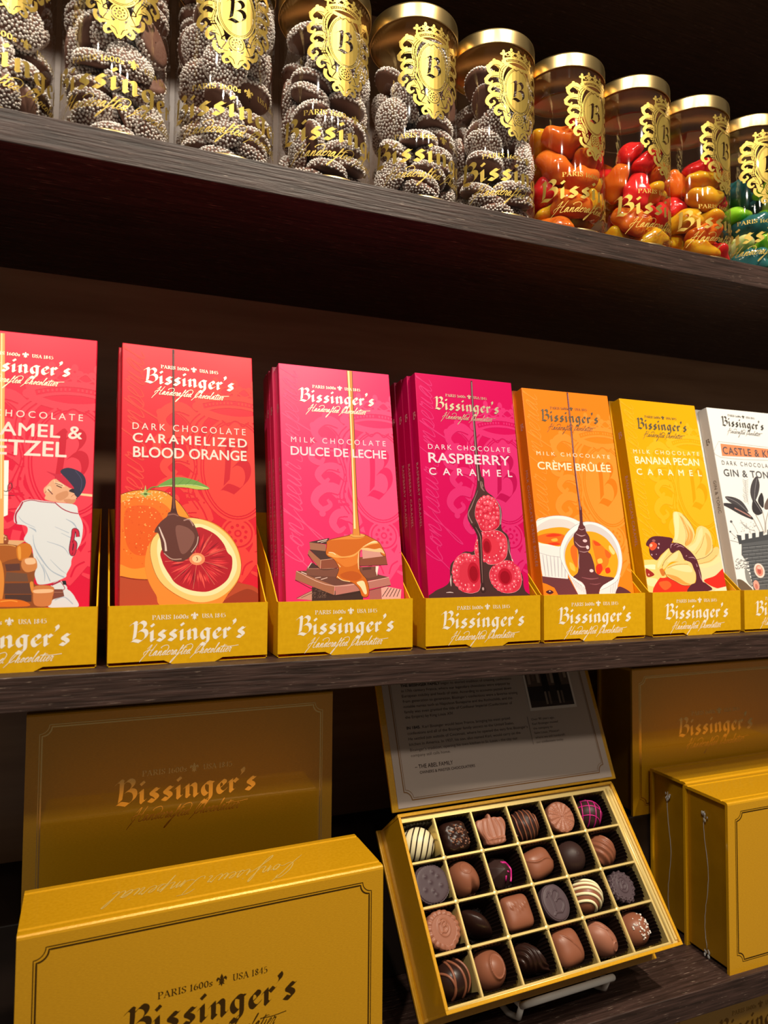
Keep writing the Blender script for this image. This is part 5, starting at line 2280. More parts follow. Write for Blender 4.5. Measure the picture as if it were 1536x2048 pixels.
BAR_TEXT = {1: [('MILK CHOCOLATE', 7.0, 148.4, 78.7, 148.4, 4.2, 1.5), ('CARAMEL &', 7.2, 136.6, 78.5, 136.6, 8.0, 1.05), ('PRETZEL', 15.7, 124.5, 70.0, 124.5, 9.2, 1.0)], 2: [('DARK CHOCOLATE', 6.7, 145.1, 79.8, 146.3, 4.4, 1.45), ('CARAMELIZED', 7.0, 136.6, 80.4, 137.6, 5.9, 1.25), ('BLOOD ORANGE', 7.3, 126.7, 80.0, 128.2, 6.7, 1.0)], 3: [('MILK CHOCOLATE', 7.3, 144.5, 79.1, 145.6, 3.9, 1.6), ('DULCE DE LECHE', 6.9, 135.1, 78.9, 135.9, 6.1, 1.0)], 4: [('DARK CHOCOLATE', 7.2, 143.7, 79.0, 145.0, 3.8, 1.45), ('RASPBERRY', 7.0, 133.3, 77.6, 134.3, 7.4, 1.0), ('CARAMEL', 6.8, 123.8, 78.9, 125.1, 5.3, 2.2)], 5: [('MILK CHOCOLATE', 7.5, 146.0, 79.4, 146.2, 3.2, 1.6), ('CRÈME BRÛLÉE', 7.3, 134.1, 78.5, 134.6, 6.1, 1.0)], 6: [('MILK CHOCOLATE', 6.7, 153.4, 81.0, 154.9, 3.5, 1.6), ('BANANA PECAN', 7.3, 144.1, 79.0, 145.4, 6.4, 1.0), ('CARAMEL', 7.1, 134.1, 79.6, 135.8, 5.3, 2.2)], 7: [('CASTLE & KEY', 10.6, 158.8, 77.3, 157.9, 6.8, 1.15), ('DARK CHOCOLATE', 6.7, 148.1, 72.3, 147.5, 4.0, 1.5), ('GIN & TONIC', 6.9, 137.4, 73.1, 137.0, 6.5, 1.1)]}
BAR_LOGO = {1: (14.5, 176.7, 71.2, 176.7), 2: (13.7, 177.2, 73.0, 177.0), 3: (14.3, 175.4, 72.5, 176.2), 4: (14.8, 175.3, 72.4, 175.8), 5: (15.5, 175.5, 73.0, 176.8), 6: (15.1, 176.3, 71.9, 176.8), 7: (15.3, 186.5, 68.9, 185.3)}

FLAV = {1: ('CARAMEL & PRETZEL', 'MILK CHOCOLATE CARAMEL & PRETZEL', 'caramel and pretzel', 'D9163C', 'E83B50', 'C2102F', 'crimson'),
        2: ('BLOOD ORANGE', 'DARK CHOCOLATE CARAMELIZED BLOOD ORANGE', 'blood orange', 'D81F33', 'E6403A', 'C61A2C', 'red'),
        3: ('DULCE DE LECHE', 'MILK CHOCOLATE DULCE DE LECHE', 'dulce de leche', 'EE2E68', 'F44C7E', 'DE2260', 'hot pink'),
        4: ('RASPBERRY CARAMEL', 'RASPBERRY CARAMEL', 'raspberry caramel', 'CE0058', 'D82A72', 'B80050', 'magenta'),
        5: ('CREME BRULEE', 'MILK CHOCOLATE CRÈME BRÛLÉE', 'creme brulee', 'F8821A', 'FC9030', 'EE7610', 'orange'),
        6: ('BANANA', 'BANANA PECAN CARAMEL', 'banana pecan caramel', 'E6A604', 'EAAE1C', 'DC9C02', 'yellow'),
        7: ('GIN', 'GIN & TONIC', 'gin and tonic', 'EDECEA', 'E0DFDD', 'CFCECC', 'white')}
BW, BH, BD = 85.7, 203.7, 10.8
FOIL2 = principled('silver_gold_foil', (.93, .80, .55, 1), .42, metal=1.0)
GREYFOIL = principled('grey_foil', (.52, .50, .46, 1), .3, metal=1.0)
TRAYGOLD = textured('gold_card', 'E2AC08', 'EAB40E', 300, .38, .05, (1, 1, 1), 3, spec=.5, metal=.12)


def front_art(k):
    name, side, word, base, light, deep, _ = FLAV[k]
    A = Art(clip=(.2, .2, BW - .2, BH - .2))
    if k != 7:
        # tone-on-tone crest and the upright script along the left edge
        put(A, light, 'crest_B', 73, 122, 2.05)
        put(A, deep, 'B', 61.5, 105, 1.5, 2.05)
        put(A, light, 'confiseur', 13.5, 56, 1.42, 1.42, 0, PI / 2)
    for line in ART[k].split('\n'):
        op, col = line[0], line[2:8]
        body = line[9:].split('/')
        n = [float(t) / 10 for t in body[0].split()]
        if op == 'E':
            A.ell(col, *n)
            continue
        pts = list(zip(n[::2], n[1::2]))
        if op == 'S':
            A.stroke(col, pts, [float(t) / 10 for t in body[1].split()])
        else:
            A.poly(col, pts, op == 'P')
    inkc = 'FBE3DC' if k != 7 else '55555A'
    for s, x0, y0, x1, y1, h, sp in BAR_TEXT[k]:
        c = 'F7D9CF' if k in (1, 2) else ('F6D3DE' if k in (3, 4) else ('F8E6C8' if k in (5, 6) else inkc))
        sans(A, c, s, x0, y0, x1, y1, h, sp, .018 if h > 5 else .004)
    return A


def bar_side(k):
    name, side, word, base, light, deep, _ = FLAV[k]
    col = 'E8B8B0' if k != 7 else '6A5A50'
    A = Art()
    ini = Art()
    put(ini, col, 'B', BD / 2 - 2.3, 168, .32)
    h = 3.2
    w = min(sans_width(side, h, 1.1), 110)
    t = Art()
    sans(t, col, side, 0, 0, w, 0, h, 1.1, 0.0)
    for lay, c, p in t.polys:
        A.polys.append((A.layer, c, [(BD / 2 - h / 2 + y, 134 - x) for x, y in p]))
    return A, ini


def bar_meshes(k):
    name, side, word, base, light, deep, _ = FLAV[k]
    card = principled('card_' + base, base, .28, spec=.6)
    b = MB()
    b.box(0, 0, 0, BW / 1000, BD / 1000, BH / 1000)
    carton = b.mesh('carton', card, bevel=.0005, segs=2)
    fr = front_art(k).mesh('front_artwork', None)
    fl = Art(clip=(.2, .2, BW - .2, BH - .2))
    mark(fl, 'foil', *BAR_LOGO[k])
    foil = fl.mesh('foil_lettering', {'foil': FOIL2 if k < 5 else GREYFOIL if k == 7 else PALEFOIL}, z0=.00022)
    sd, ini = [a.mesh(n, None) for a, n in zip(bar_side(k), ('side_lettering', 'side_initial'))]
    up = Matrix.Rotation(PI / 2, 4, 'X')          # sheet plane -> upright, facing -Y
    fr.transform(up)
    foil.transform(up)
    for me in (sd, ini):
        me.transform(Matrix.Translation((0, BD / 1000, 0)) @ Matrix.Rotation(-PI / 2, 4, 'Z') @ up)
    return carton, fr, foil, sd, ini


TRAY_W, TRAY_H, TRAY_D, TRAY_B, TH = .095, .0358, .094, .097, .0007
TRAYS = {1: (-.0543, .4), 2: (.0466, 1.5), 3: (.1478, .95), 4: (.2520, .85), 5: (.3493, -.37), 6: (.4524, .08), 7: (.5518, -.2)}


def tray_mesh():
    w, h, d, hb, t = TRAY_W, TRAY_H, TRAY_D, TRAY_B, TH
    b = MB()
    # front lip with the shallow notches of its lower edge: a tongue in the middle reaches the shelf
    pr = [(0, .0024), (w * .335, .0024), (w * .385, 0), (w * .655, 0), (w * .705, .0024), (w, .0024), (w, h), (0, h)]
    n = len(pr)
    b.add([(x, 0, z) for x, z in pr] + [(x, t, z) for x, z in pr],
          [(0, 1, 6, 7), (1, 2, 3, 4), (1, 4, 5, 6)] + [(n + 7, n + 6, n + 1, n), (n + 4, n + 3, n + 2, n + 1), (n + 6, n + 5, n + 4, n + 1)] + [(i, n + i, n + (i + 1) % n, (i + 1) % n) for i in range(n)])
    front = b.mesh('front_lip', TRAYGOLD)
    sides = []
    for x0 in (0, w - t):
        b = MB()
        # side panel: rises from the lip to the back
        pr = [(t, .0008), (d, .0008), (d, hb), (d - .006, hb), (.030, .0575), (.004, h), (t, h)]
        n = len(pr)
        b.add([(x0, y, z) for y, z in pr] + [(x0 + t, y, z) for y, z in pr], [tuple(range(n)), tuple(range(2 * n - 1, n - 1, -1))] + [(i, (i + 1) % n, n + (i + 1) % n, n + i) for i in range(n)])
        sides.append(b.mesh('side_panel', TRAYGOLD))
    b = MB()
    b.box(t, t, .0001, w - t, d, .0005)
    b.box(t, d - t, .0005, w - t, d, hb)
    back = b.mesh('back_panel', TRAYGOLD)
    A = Art()
    mark(A, 'F4EDE2', 12.5, 13.6, 81.5, 13.6)
    pt = A.mesh('lettering', None)
    pt.transform(Matrix.Rotation(PI / 2, 4, 'X'))
    return front, sides[0], sides[1], back, pt


TRAY_ME = tray_mesh()
ORD = ['front', 'second', 'third', 'hindmost']
for k in range(1, 8):
    x, deg = TRAYS[k]
    word, colw = FLAV[k][2], FLAV[k][6]
    e = empty('display_tray', (x, .014, Z_MID), (0, 0, math.radians(deg)))
    tag(e, f'gold card display tray holding the {colw} {word} bars', 'tray', 'gold display trays on the middle shelf')
    for me, nm in zip(TRAY_ME, ('front_lip', 'side_panel', 'side_panel', 'back_panel', 'lettering')):
        o = link(nm, me, e)
        if nm == 'lettering':
            tag(o, 'white shop lettering on the front lip')
    carton, fr, foil, sd, ini = bar_meshes(k)
    px, py, th, yw = BAR_POSE[k]
    pitch = .0119
    for j in range(4):
        jit = random.Random(k * 10 + j)
        dx = 0 if j == 0 else jit.uniform(-.0020, -.0006)
        bar = empty('chocolate_bar_box', (px + dx + math.sin(yw) * -pitch * j, py + pitch * j / math.cos(th), Z_MID + .0028), (-th, 0, yw if j == 0 else yw * .8))
        what = {0: f'front {colw} chocolate bar box with {word} picture in its gold tray'}.get(j, f'{ORD[j]} {colw} {word} bar box, leaning behind the front one')
        tag(bar, what, 'chocolate bar', f'{word} chocolate bars in their tray')
        link('carton', carton, bar)
        if j == 0:
            tag(link('front_artwork', fr, bar), f'printed {word} picture and flavour lettering')
            tag(link('foil_lettering', foil, bar), 'metallic foil shop lettering')
        link('side_lettering', sd, bar)
        link('side_initial', ini, bar)


# ------------------------------------------------------------------ closed gold gift boxes
BOXGOLD = textured('gold_paper', 'CE960C', 'D89F14', 500, .34, .12, (1, 1, 6), 3, spec=.5, metal=.12, coat=.9, coat_rough=.05)
BOXSIDE = textured('gold_paper_side', 'A87808', 'B4820C', 40, .35, .1, (1, 1, 1), 4, spec=.5, metal=.3, coat=.3, coat_rough=.1)
FOIL_DARK_REFLECTION = principled('foil_dark_reflection', (.30, .15, .035, 1), .28, metal=1.0)  # gold foil, its reflection of a dark room put into the colour
FOIL_BRIGHT_REFLECTION = principled('foil_bright_reflection', (.92, .60, .22, 1), .2, metal=1.0)  # lit copy of the same foil, bright reflection put into the colour
SEAM = clear_plastic('shrink_wrap', (.9, .88, .84, 1), .1)
WRINKLE = principled('crinkled_wrap', (.85, .82, .78, 1), .25, spec=.8, trans=.5)
GW, GH, GD = .2125, .137, .050


def border_path(x0, y0, x1, y1, r, inset=0.0):
    """closed frame with scooped corners (each a step and a quarter circle cut inwards)"""
    x0, y0, x1, y1 = x0 + inset, y0 + inset, x1 - inset, y1 - inset
    P = []
    for cx, cy, sx, sy in ((x0, y0, 1, 1), (x1, y0, -1, 1), (x1, y1, -1, -1), (x0, y1, 1, -1)):
        arc = []
        for i in range(9):
            a = PI / 2 * i / 8
            arc.append((cx + sx * r * math.cos(a), cy + sy * r * math.sin(a)))
        st = r * .18
        seq = [(cx + sx * (r + st), cy), (cx + sx * (r + st), cy + sy * st * .0)] + [(x + sx * 0, y) for x, y in arc] + [(cx, cy + sy * (r + st))]
        if (sx, sy) in ((1, 1), (-1, -1)):
            seq = seq[::-1]
        P += seq
    return P + P[:1]


def frame_art(A, col, x0, y0, x1, y1, r, w1, w2, gap):
    A.stroke(col, border_path(x0, y0, x1, y1, r), [w1], False)
    A.stroke(col, border_path(x0, y0, x1, y1, r, gap), [w2], False)


def gift_box(loc, yaw, label, foil=FOIL_DARK_REFLECTION, depth=GD, width=GW, spine_text=False, seam=False, face=True, group='closed gold gift boxes'):
    e = empty('gift_box', loc, (0, 0, yaw))
    tag(e, label, 'gift box', group)
    t = .0026
    b = MB()
    # wrapped board: front, rounded spine on top, back
    pr = [(0, 0), (0, GH - .0022), (.0003, GH - .001), (.0012, GH - .0002), (.0024, GH), (.0052, GH), (.0062, GH - .0006), (.0074, GH), (depth - .0075, GH), (depth - .006, GH - .0005), (depth - .005, GH), (depth - .001, GH - .0003), (depth, GH - .0014), (depth, 0), (depth - t, 0), (depth - t, GH - t), (t, GH - t), (t, 0)]
    n = len(pr)
    b.add([(0, y, z) for y, z in pr] + [(width, y, z) for y, z in pr],
          [tuple(range(n))[::-1], tuple(range(n, 2 * n))] + [(i, (i + 1) % n, n + (i + 1) % n, n + i) for i in range(n)])
    o = b.build('wrapped_cover', BOXGOLD, e)
    b = MB()
    b.box(.0028, t, .0028, width - .0028, depth - t, GH - t)
    b.build('inner_tray', BOXSIDE, e, bevel=.0005)
    if face:
        A = Art()
        W, H = width * 1000, GH * 1000
        frame_art(A, 'foil', 8.3, 8.3, W - 8.3, H - 8.3, 6.0, .55, .95, 1.5)
        p = A.mesh('foil_border', {'foil': foil})
        p.transform(Matrix.Rotation(PI / 2, 4, 'X'))
        link('foil_border', p, e)
        A = Art()
        mark(A, 'foil', W / 2 - 51, 67.5, W / 2 + 49, 67.5)
        p = A.mesh('foil_lettering', {'foil': foil})
        p.transform(Matrix.Rotation(PI / 2, 4, 'X'))
        link('foil_lettering', p, e)
    if spine_text:
        A = Art()
        put(A, 'foil', 'confiseur', 161, 27.5, 1.12, 1.12, 0, PI + math.radians(-1))
        p = A.mesh('spine_script', {'foil': principled('pale_script', 'F0CE70', .35, metal=.4)}, z0=.0002)
        p.transform(Matrix.Translation((0, 0, GH)))
        tag(link('spine_script', p, e), 'pale foil script along the top edge')
    if seam:
        rs = random.Random(int(loc[1] * 1e4))
        b = MB()
        P = []
        for i in range(26):
            z = .006 + (GH - .022) * i / 25
            P.append((.0022, depth * .52 + .002 * math.sin(i * .35) + rs.uniform(-.0003, .0003), z))
        b.tube(P, [.00022 + .00012 * rs.random() for _ in P], 5)
        for cz, m_ in ((GH - .020, 1), (.004, -1)):
            for q in range(9):
                b.ball((.0016 + rs.uniform(-.0006, .0004), depth * .52 + rs.uniform(-.003, .003), cz + rs.uniform(-.0035, .0035)), rs.uniform(.0006, .0013), 0, 6, 4, (.5, 1, 1.5))
        tag(b.build('wrap_seam', WRINKLE, e), 'crinkled clear shrink-wrap seam')
    return e


gift_box((.0055, -.0045, Z_LOW), math.radians(2.0), 'front left gold gift box standing upright, script along its lit top edge', spine_text=True, depth=.054, width=.2118)
gift_box((-.0035, .1005, -.18), math.radians(.6), 'shaded gold gift box on the step, behind the front left box', foil=FOIL_BRIGHT_REFLECTION, width=.216)
gift_box((.5195, .0052, Z_LOW), 0.0, 'right front gold gift box with a crinkled wrap seam, at the photo edge', seam=True, depth=.0475)
gift_box((.5245, .0540, Z_LOW), math.radians(.5), 'gold gift box standing directly behind the right front gift box', seam=True, depth=.0435)
gift_box((.5065, .1005, -.18), math.radians(.2), 'shaded gold gift box on the step, highest at the right edge', foil=FOIL_BRIGHT_REFLECTION)
gift_box((.300, .075, Z_FLOOR), 0.0, 'dark gold gift box under the lowest lit shelf, left one', face=False, group='gift boxes in the dark at the bottom')
gift_box((.5200, .070, Z_FLOOR), 0.0, 'dark gold gift box under the lowest lit shelf, at the bottom right corner', group='gift boxes in the dark at the bottom')


# ------------------------------------------------------------------ the open box on its easel
OM = Euler((math.radians(51.659), math.radians(1.0277), math.radians(3.2978)), 'XYZ').to_matrix().to_4x4()
OM.translation = Vector((.2526, -.0194, -.2256))
OW, OH, OD = .2067, .1247, .0410
TRAYFOIL = principled('gold_tray_plastic', 'E6CB82', .34, metal=.45)
LINING = principled('cream_lid_lining', 'BCAA9E', .55, spec=.3)
box = empty('open_chocolate_box')
box.matrix_world = OM
tag(box, 'open gold box of assorted chocolates tilted on a white easel, printed lid raised', 'chocolate box')
b = MB()
w = .0022
for x0, y0, x1, y1 in ((0, 0, OW, w), (0, OH - w, OW, OH), (0, w, w, OH - w), (OW - w, w, OW, OH - w)):
    b.box(x0, y0, -OD + .0026, x1, y1, 0)
b.build('outer_walls', BOXGOLD, box, bevel=.0004)
b = MB()
b.box(-.0030, -.0030, -OD, OW + .0030, OH + .001, -OD + .0025)
b.build('base_board', BOXGOLD, box, bevel=.0005)
XL = [0.0028, .0298, .0626, .0957, .1290, .1623, .1962]
YL = [.0040, .0326, .0612, .0902, .1186]
b = MB()
RB = .0011
ZT = -.0022
# rim flange around the cells, then the bars between them
b.box(w, w, ZT - .0012, OW - w, YL[0], ZT)
b.box(w, YL[4], ZT - .0012, OW - w, OH - w, ZT)
b.box(XL[6], YL[0], ZT - .0012, OW - w - .0022, YL[4], ZT)
b.box(OW - w - .0020, YL[0], ZT - .0012, OW - w, YL[4], ZT + .0008)
b.box(w, YL[0], ZT - .0012, XL[0], YL[4], ZT)
b.tube([(.1990, YL[0] - .001, ZT), (.1990, YL[4] + .001, ZT)], .0009, 8)
b.tube([(XL[0], YL[0] - .0018, ZT), (.1990, YL[0] - .0018, ZT)], .0008, 8)
for x in XL[1:6]:
    pr = [(-RB * 1.15, -.024), (-RB, ZT - .001), (-RB * .6, ZT), (RB * .6, ZT), (RB, ZT - .001), (RB * 1.15, -.024)]
    n = len(pr)
    b.add([(x + u, YL[0], z) for u, z in pr] + [(x + u, YL[4], z) for u, z in pr], [(i, (i + 1) % n, n + (i + 1) % n, n + i) for i in range(n)] + [tuple(range(n)), tuple(range(2 * n - 1, n - 1, -1))], 0, False)
for y in YL[1:4]:
    pr = [(-RB * 1.15, -.024), (-RB, ZT - .001), (-RB * .6, ZT), (RB * .6, ZT), (RB, ZT - .001), (RB * 1.15, -.024)]
    n = len(pr)
    b.add([(XL[0], y + u, z) for u, z in pr] + [(XL[6], y + u, z) for u, z in pr], [(i, (i + 1) % n, n + (i + 1) % n, n + i) for i in range(n)] + [tuple(range(n)), tuple(range(2 * n - 1, n - 1, -1))], 0, False)
for x in XL[1:6]:
    for y in YL[1:4]:
        b.ball((x, y, ZT - .0002), .0021, 0, 10, 6, (1, 1, .28))
b.box(w, w, -.0256, OW - w, OH - w, -.0242)
for x0, x1 in ((w, XL[0]), (XL[6], XL[6] + .0012)):
    b.box(x0, YL[0], -.0242, x1, YL[4], ZT - .0012)
for y0, y1 in ((w, YL[0]), (YL[4], YL[4] + .0012)):
    b.box(XL[0], y0, -.0242, XL[6], y1, ZT - .0012)
tag(b.build('divider_insert', TRAYFOIL, box, weld=False), 'shiny gold plastic insert of 24 cells')

# raised lid: a gold board with a cream printed lining
lid_th = math.radians(23.0)
hx = (OM.to_3x3() @ Vector((1, 0, 0))).normalized()
hinge = OM @ Vector((-.0035, OH + .0012, 0))
bk = Vector((-.057, .998, 0))
lup = Vector((0, 0, 1)) * math.cos(lid_th) + bk * math.sin(lid_th)
lup = (lup - hx * lup.dot(hx)).normalized()
ln_ = hx.cross(lup)
LM = Matrix((hx, lup, ln_)).transposed().to_4x4()
LM.translation = hinge
lid = empty('lid')
lid.parent = box
lid.matrix_world = LM
lid_loc = OM.inverted() @ LM
lid.matrix_parent_inverse = Matrix.Identity(4)
lid.matrix_basis = lid_loc
LW, LH = .2165, .1140
b = MB()
b.box(0, 0, -.0024, LW, LH, 0)
b.build('lid_board', BOXGOLD, lid, bevel=.0006)
b = MB()
b.box(.0050, .0022, .0, LW - .0044, LH, .0006)
tag(b.build('lid_lining', LINING, lid), 'cream paper lining')
A = Art()
frame_art(A, '8A5E2A', 11.2, 7.0, LW * 1000 - 11.0, 133, 6.0, .7, .28, 1.4)
A2 = Art(clip=(0, 0, LW * 1000, LH * 1000 - .5))
for lay, c, p in A.polys:
    A2.layer = lay
    A2.raw(c, p)
A2.nxt()
dk = '3A2B24'
para = [('THE BISSINGER FAMILY', ' began its storied tradition of creating confections'),
        ('', 'in 17th century France, where our legendary chocolates were enjoyed by'),
        ('', 'European nobility and heads of state. According to accounts passed down'),
        ('', 'from generation to generation, Bissinger’s confections were a favorite among'),
        ('', 'notable names such as Napoleon Bonaparte and the Rothschilds, and the'),
        ('', 'family was even granted the title of Confiseur Imperial (Confectioner of'),
        ('', 'the Empire) by King Louis XIV.'), None,
        ('IN 1845', ', Karl Bissinger would leave France, bringing his most prized'),
        ('', 'confections and all of the Bissinger family secrets to the United States.'),
        ('', 'He settled just outside of Cincinnati, where he opened the very first Bissinger’s'),
        ('', 'kitchen in America. In 1927, his son, also named Karl, would carry on the'),
        ('', 'Bissinger’s tradition, opening his own kitchen in St. Louis - the city our'),
        ('', 'company still calls home.')]
KF = 114 / sans_width('He settled just outside of Cincinnati, where he opened the very first Bissinger’s', 2.1)
y = 91.5
for it in para:
    if it:
        x = 21.5
        h = 2.1
        if it[0]:
            wd = sans_width(it[0], h) * KF
            sans(A2, dk, it[0], x, y, x + wd, y, h, 1.0, .03)
            x += wd + .8
        wd = sans_width(it[1].strip(), h) * KF
        sans(A2, '5A4A42', it[1].strip(), x, y, x + wd, y, h, 1.0, 0.0)
    y -= 4.15
sans(A2, dk, '– THE ABEL FAMILY', 23.5, 28.6, 57.5, 28.6, 2.9, 1.0, .01)
sans(A2, dk, 'OWNERS & MASTER CHOCOLATIERS', 27.0, 24.6, 77, 24.6, 2.0, 1.0, .01)
# small photograph with a white edge, and the caption beside its rule
A2.poly('E2D6CC', [(142, 63.5), (193, 63.5), (193, 114), (142, 114)])
A2.poly('2A211D', [(144, 66), (191, 66), (191, 114), (144, 114)])
A2.poly('5A4A40', [(144, 84), (191, 84), (191, 114), (144, 114)])
A2.poly('3A2C26', [(144, 66), (191, 66), (191, 69), (144, 72)])
for i in range(9):
    A2.poly(['8A7668', '6A584C', '9A8878'][i % 3], [(146 + 5 * i, 86 + (i * 3) % 5), (149 + 5 * i, 86 + (i * 3) % 5), (149 + 5 * i, 100), (146 + 5 * i, 100)])
for x in (164, 178):
    A2.poly('1E1714', [(x - 4, 78), (x + 4, 78), (x + 3, 100), (x - 3, 100)])
    A2.ell('7A6658', x, 103, 2.2, 2.8)
    A2.poly('8A7A6C', [(x - 3, 68), (x - 1, 68), (x - 1, 79), (x - 3, 79)])
    A2.poly('6A5A4E', [(x + 1, 68), (x + 3, 68), (x + 3, 79), (x + 1, 79)])
A2.poly('8A7A70', [(137.2, 36), (137.8, 36), (137.8, 59), (137.2, 59)])
for i, s in enumerate(('Over 90 years ago,', 'Karl Bissinger moved', 'the company to', 'Saint Louis, Missouri', 'where we still handcraft', 'our confections today.')):
    sans(A2, '6A5A50', s, 141, 55.5 - i * 3.75, 141 + sans_width(s, 2.0) * KF * .95, 55.5 - i * 3.75, 1.9, 1.0, 0.0)
p = A2.mesh('printed_story', None, z0=.0008)
tag(link('printed_story', p, lid), 'printed family story with framed photograph')

# white easel: a bar across the front of the box, hooked ends, feet and back legs
WHITEP = principled('white_plastic', 'D8D2CA', .4, spec=.4)
b = MB()
q = lambda x, y, z: OM @ Vector((x, y, z))
EY = -.0062
bar_pts = [q(.078, EY, -.040), q(.0795, EY, -.034), q(.084, EY, -.0275), q(.092, EY, -.0255), q(.120, EY, -.0255), q(.146, EY, -.0255), q(.1535, EY, -.0275), q(.1575, EY, -.034), q(.158, EY, -.040)]
b.tube(bar_pts, .0024, 10)
for x in (.078, .158):
    a = q(x, EY, -.040)
    g = [a, q(x, EY + .003, -.0448), q(x, .02, -.0452), q(x, .06, -.0452)]
    b.tube(g, .0022, 10)
    k = q(x, .060, -.0452)
    b.tube([k, Vector((k.x, k.y + .008, k.z - .02)), Vector((k.x, k.y + .012, Z_LOW + .0024)), Vector((k.x, k.y - .030, Z_LOW + .0024)), Vector((a.x, a.y + .012, Z_LOW + .0024)), Vector((a.x, a.y + .004, Z_LOW + .006)), a], .0022, 10)
tag(b.build('easel', WHITEP, weld=False), 'white plastic easel stand holding up the open chocolate box', 'easel')


# ------------------------------------------------------------------ 24 chocolates, each in a fluted dark paper cup
DARK = principled('dark_chocolate', '2A1712', .34, spec=.45)
DARKM = principled('matte_dark_chocolate', '33211E', .48, spec=.35)
GREYC = principled('bloomed_dark_chocolate', '4A3B40', .5, spec=.35)
MILK = principled('milk_chocolate_shell', '84503A', .38, spec=.4)
MILK2 = principled('light_milk_chocolate', '945F4A', .42, spec=.4)
WHITEC = principled('white_chocolate', 'EADFB4', .38, spec=.4, sss=.1, sss_s=.001)
PINK = principled('magenta_icing', 'C0207A', .4)
SALT = principled('salt_crystal', 'F0E6DC', .3, trans=.2)
NUT = principled('chopped_nut', '80533C', .5)
CUP = principled('dark_paper_cup', '1C110C', .42, spec=.4)

b = MB()
vs, fs = [], []
NF = 144
prof = [(.0006, -.0240), (.0106, -.0240), (.0116, -.0232), (.0138, -.0045)]
for i, (r, z) in enumerate(prof):
    for j in range(NF):
        a = 2 * PI * j / NF
        f = (1 + (.04 * math.cos(a * 36) - .02) * (0 if i < 1 else i / 3))
        q4 = 1 / (abs(math.cos(a)) ** 5 + abs(math.sin(a)) ** 5) ** .2
        r_ = r * f * q4
        vs.append((r_ * math.cos(a) * 1.105, r_ * math.sin(a) * .955, z))
for i in range(len(prof) - 1):
    for j in range(NF):
        k = (j + 1) % NF
        fs.append((i * NF + j, i * NF + k, (i + 1) * NF + k, (i + 1) * NF + j))
b.add(vs, fs, 0, False)
CUP_ME = b.mesh('paper_cup', CUP)


class Candy:
    """a moulded piece: outline R(angle), profile z(rho), relief d(x, y, rho); metres"""

    def __init__(self, R, H, p=2.0, d=None, nr=26, nph=72, base=.86, foot=0.0):
        self.R = R if callable(R) else (lambda a: R)
        self.H, self.p, self.d, self.nr, self.nph, self.base, self.foot = H, p, d, nr, nph, base, foot

    def z(self, x, y):
        a = math.atan2(y, x)
        rho = min(math.hypot(x, y) / self.R(a), .9999)
        z = self.foot + (self.H - self.foot) * (1 - rho ** self.p) ** (1 / self.p)
        if self.d:
            z += self.d(x, y, rho)
        return z

    def mesh(self, name, mt):
        b = MB()
        vs, fs = [(0, 0, self.z(1e-6, 0))], []
        for i in range(1, self.nr + 1):
            s = i / self.nr
            rho = math.sin(s * PI / 2) ** (.9)
            for j in range(self.nph):
                a = 2 * PI * j / self.nph
                r = self.R(a) * rho
                x, y = r * math.cos(a), r * math.sin(a)
                vs.append((x, y, self.z(x, y) if i < self.nr else self.foot))
        for j in range(self.nph):
            a = 2 * PI * j / self.nph
            r = self.R(a) * self.base
            vs.append((r * math.cos(a), r * math.sin(a), 0))
        n = self.nph
        for j in range(n):
            fs.append((0, 1 + j, 1 + (j + 1) % n))
        for i in range(self.nr):
            o = 1 + i * n
            for j in range(n):
                k = (j + 1) % n
                fs.append((o + j, o + n + j, o + n + k, o + k))
        fs.append(tuple(1 + self.nr * n + j for j in range(n))[::-1])
        b.add(vs, fs, 0, True)
        return b.mesh(name, mt)

    def line(self, pts, r, lift=.0002):
        """3-D points of a line laid on the surface"""
        out = []
        for x, y in catmull(pts, False, 6) if len(pts) > 2 else pts:
            out.append((x, y, self.z(x, y) + lift))
        return out


def tube_part(name, mt, candy, lines, r, parent, label=None, flat=False):
    b = MB()
    for pts in lines:
        P = candy.line(pts, r)
        b.tube(P, [r * (.7 if i in (0, len(P) - 1) else 1) for i in range(len(P))], 7)
    o = b.build(name, mt, parent, weld=False)
    if label:
        o['label'] = label
    return o


def specks(name, mt, candy, n, rad, size, seed, parent, label, off=(0, 0), sp=.6):
    rs = random.Random(seed)
    b = MB()
    for i in range(n):
        a = rs.random() * 2 * PI
        r = rad * math.sqrt(rs.random())
        x, y = off[0] + r * math.cos(a), off[1] + r * math.sin(a)
        s = size * rs.uniform(.6, 1.3)
        z = candy.z(x, y)
        c = (x, y, z + s * .2)
        R = Euler((rs.random() * 3, rs.random() * 3, rs.random() * 3)).to_matrix()
        V = [Vector(c) + R @ Vector((u * s * .5, v * s * .5, w_ * s * .4)) for u in (-1, 1) for v in (-1, 1) for w_ in (-1, 1)]
        b.add(V, [(0, 1, 3, 2), (4, 6, 7, 5), (0, 4, 5, 1), (2, 3, 7, 6), (0, 2, 6, 4), (1, 5, 7, 3)], 0, False)
    o = b.build(name, mt, parent, weld=False)
    tag(o, label, kind='stuff')
    return o


def arcs(R, n, ang, bend, span=.98, w=1.0, off=0.0):
    """roughly parallel curved lines across a round piece"""
    out = []
    c, s = math.cos(ang), math.sin(ang)
    for i in range(n):
        t = (i + .5) / n * 2 - 1 + off
        if abs(t) > .95:
            continue
        half = math.sqrt(max(0, 1 - t * t)) * span
        pts = []
        for j in range(9):
            u = (j / 8 * 2 - 1) * half
            v = t * w + bend * (1 - (u / max(half, .01)) ** 2) * (.4 - abs(t) * .2)
            r = math.hypot(u, v)
            if r > .97:
                u, v = u * .97 / r, v * .97 / r
            pts.append(((u * c - v * s) * R, (u * s + v * c) * R))
        out.append(pts)
    return out


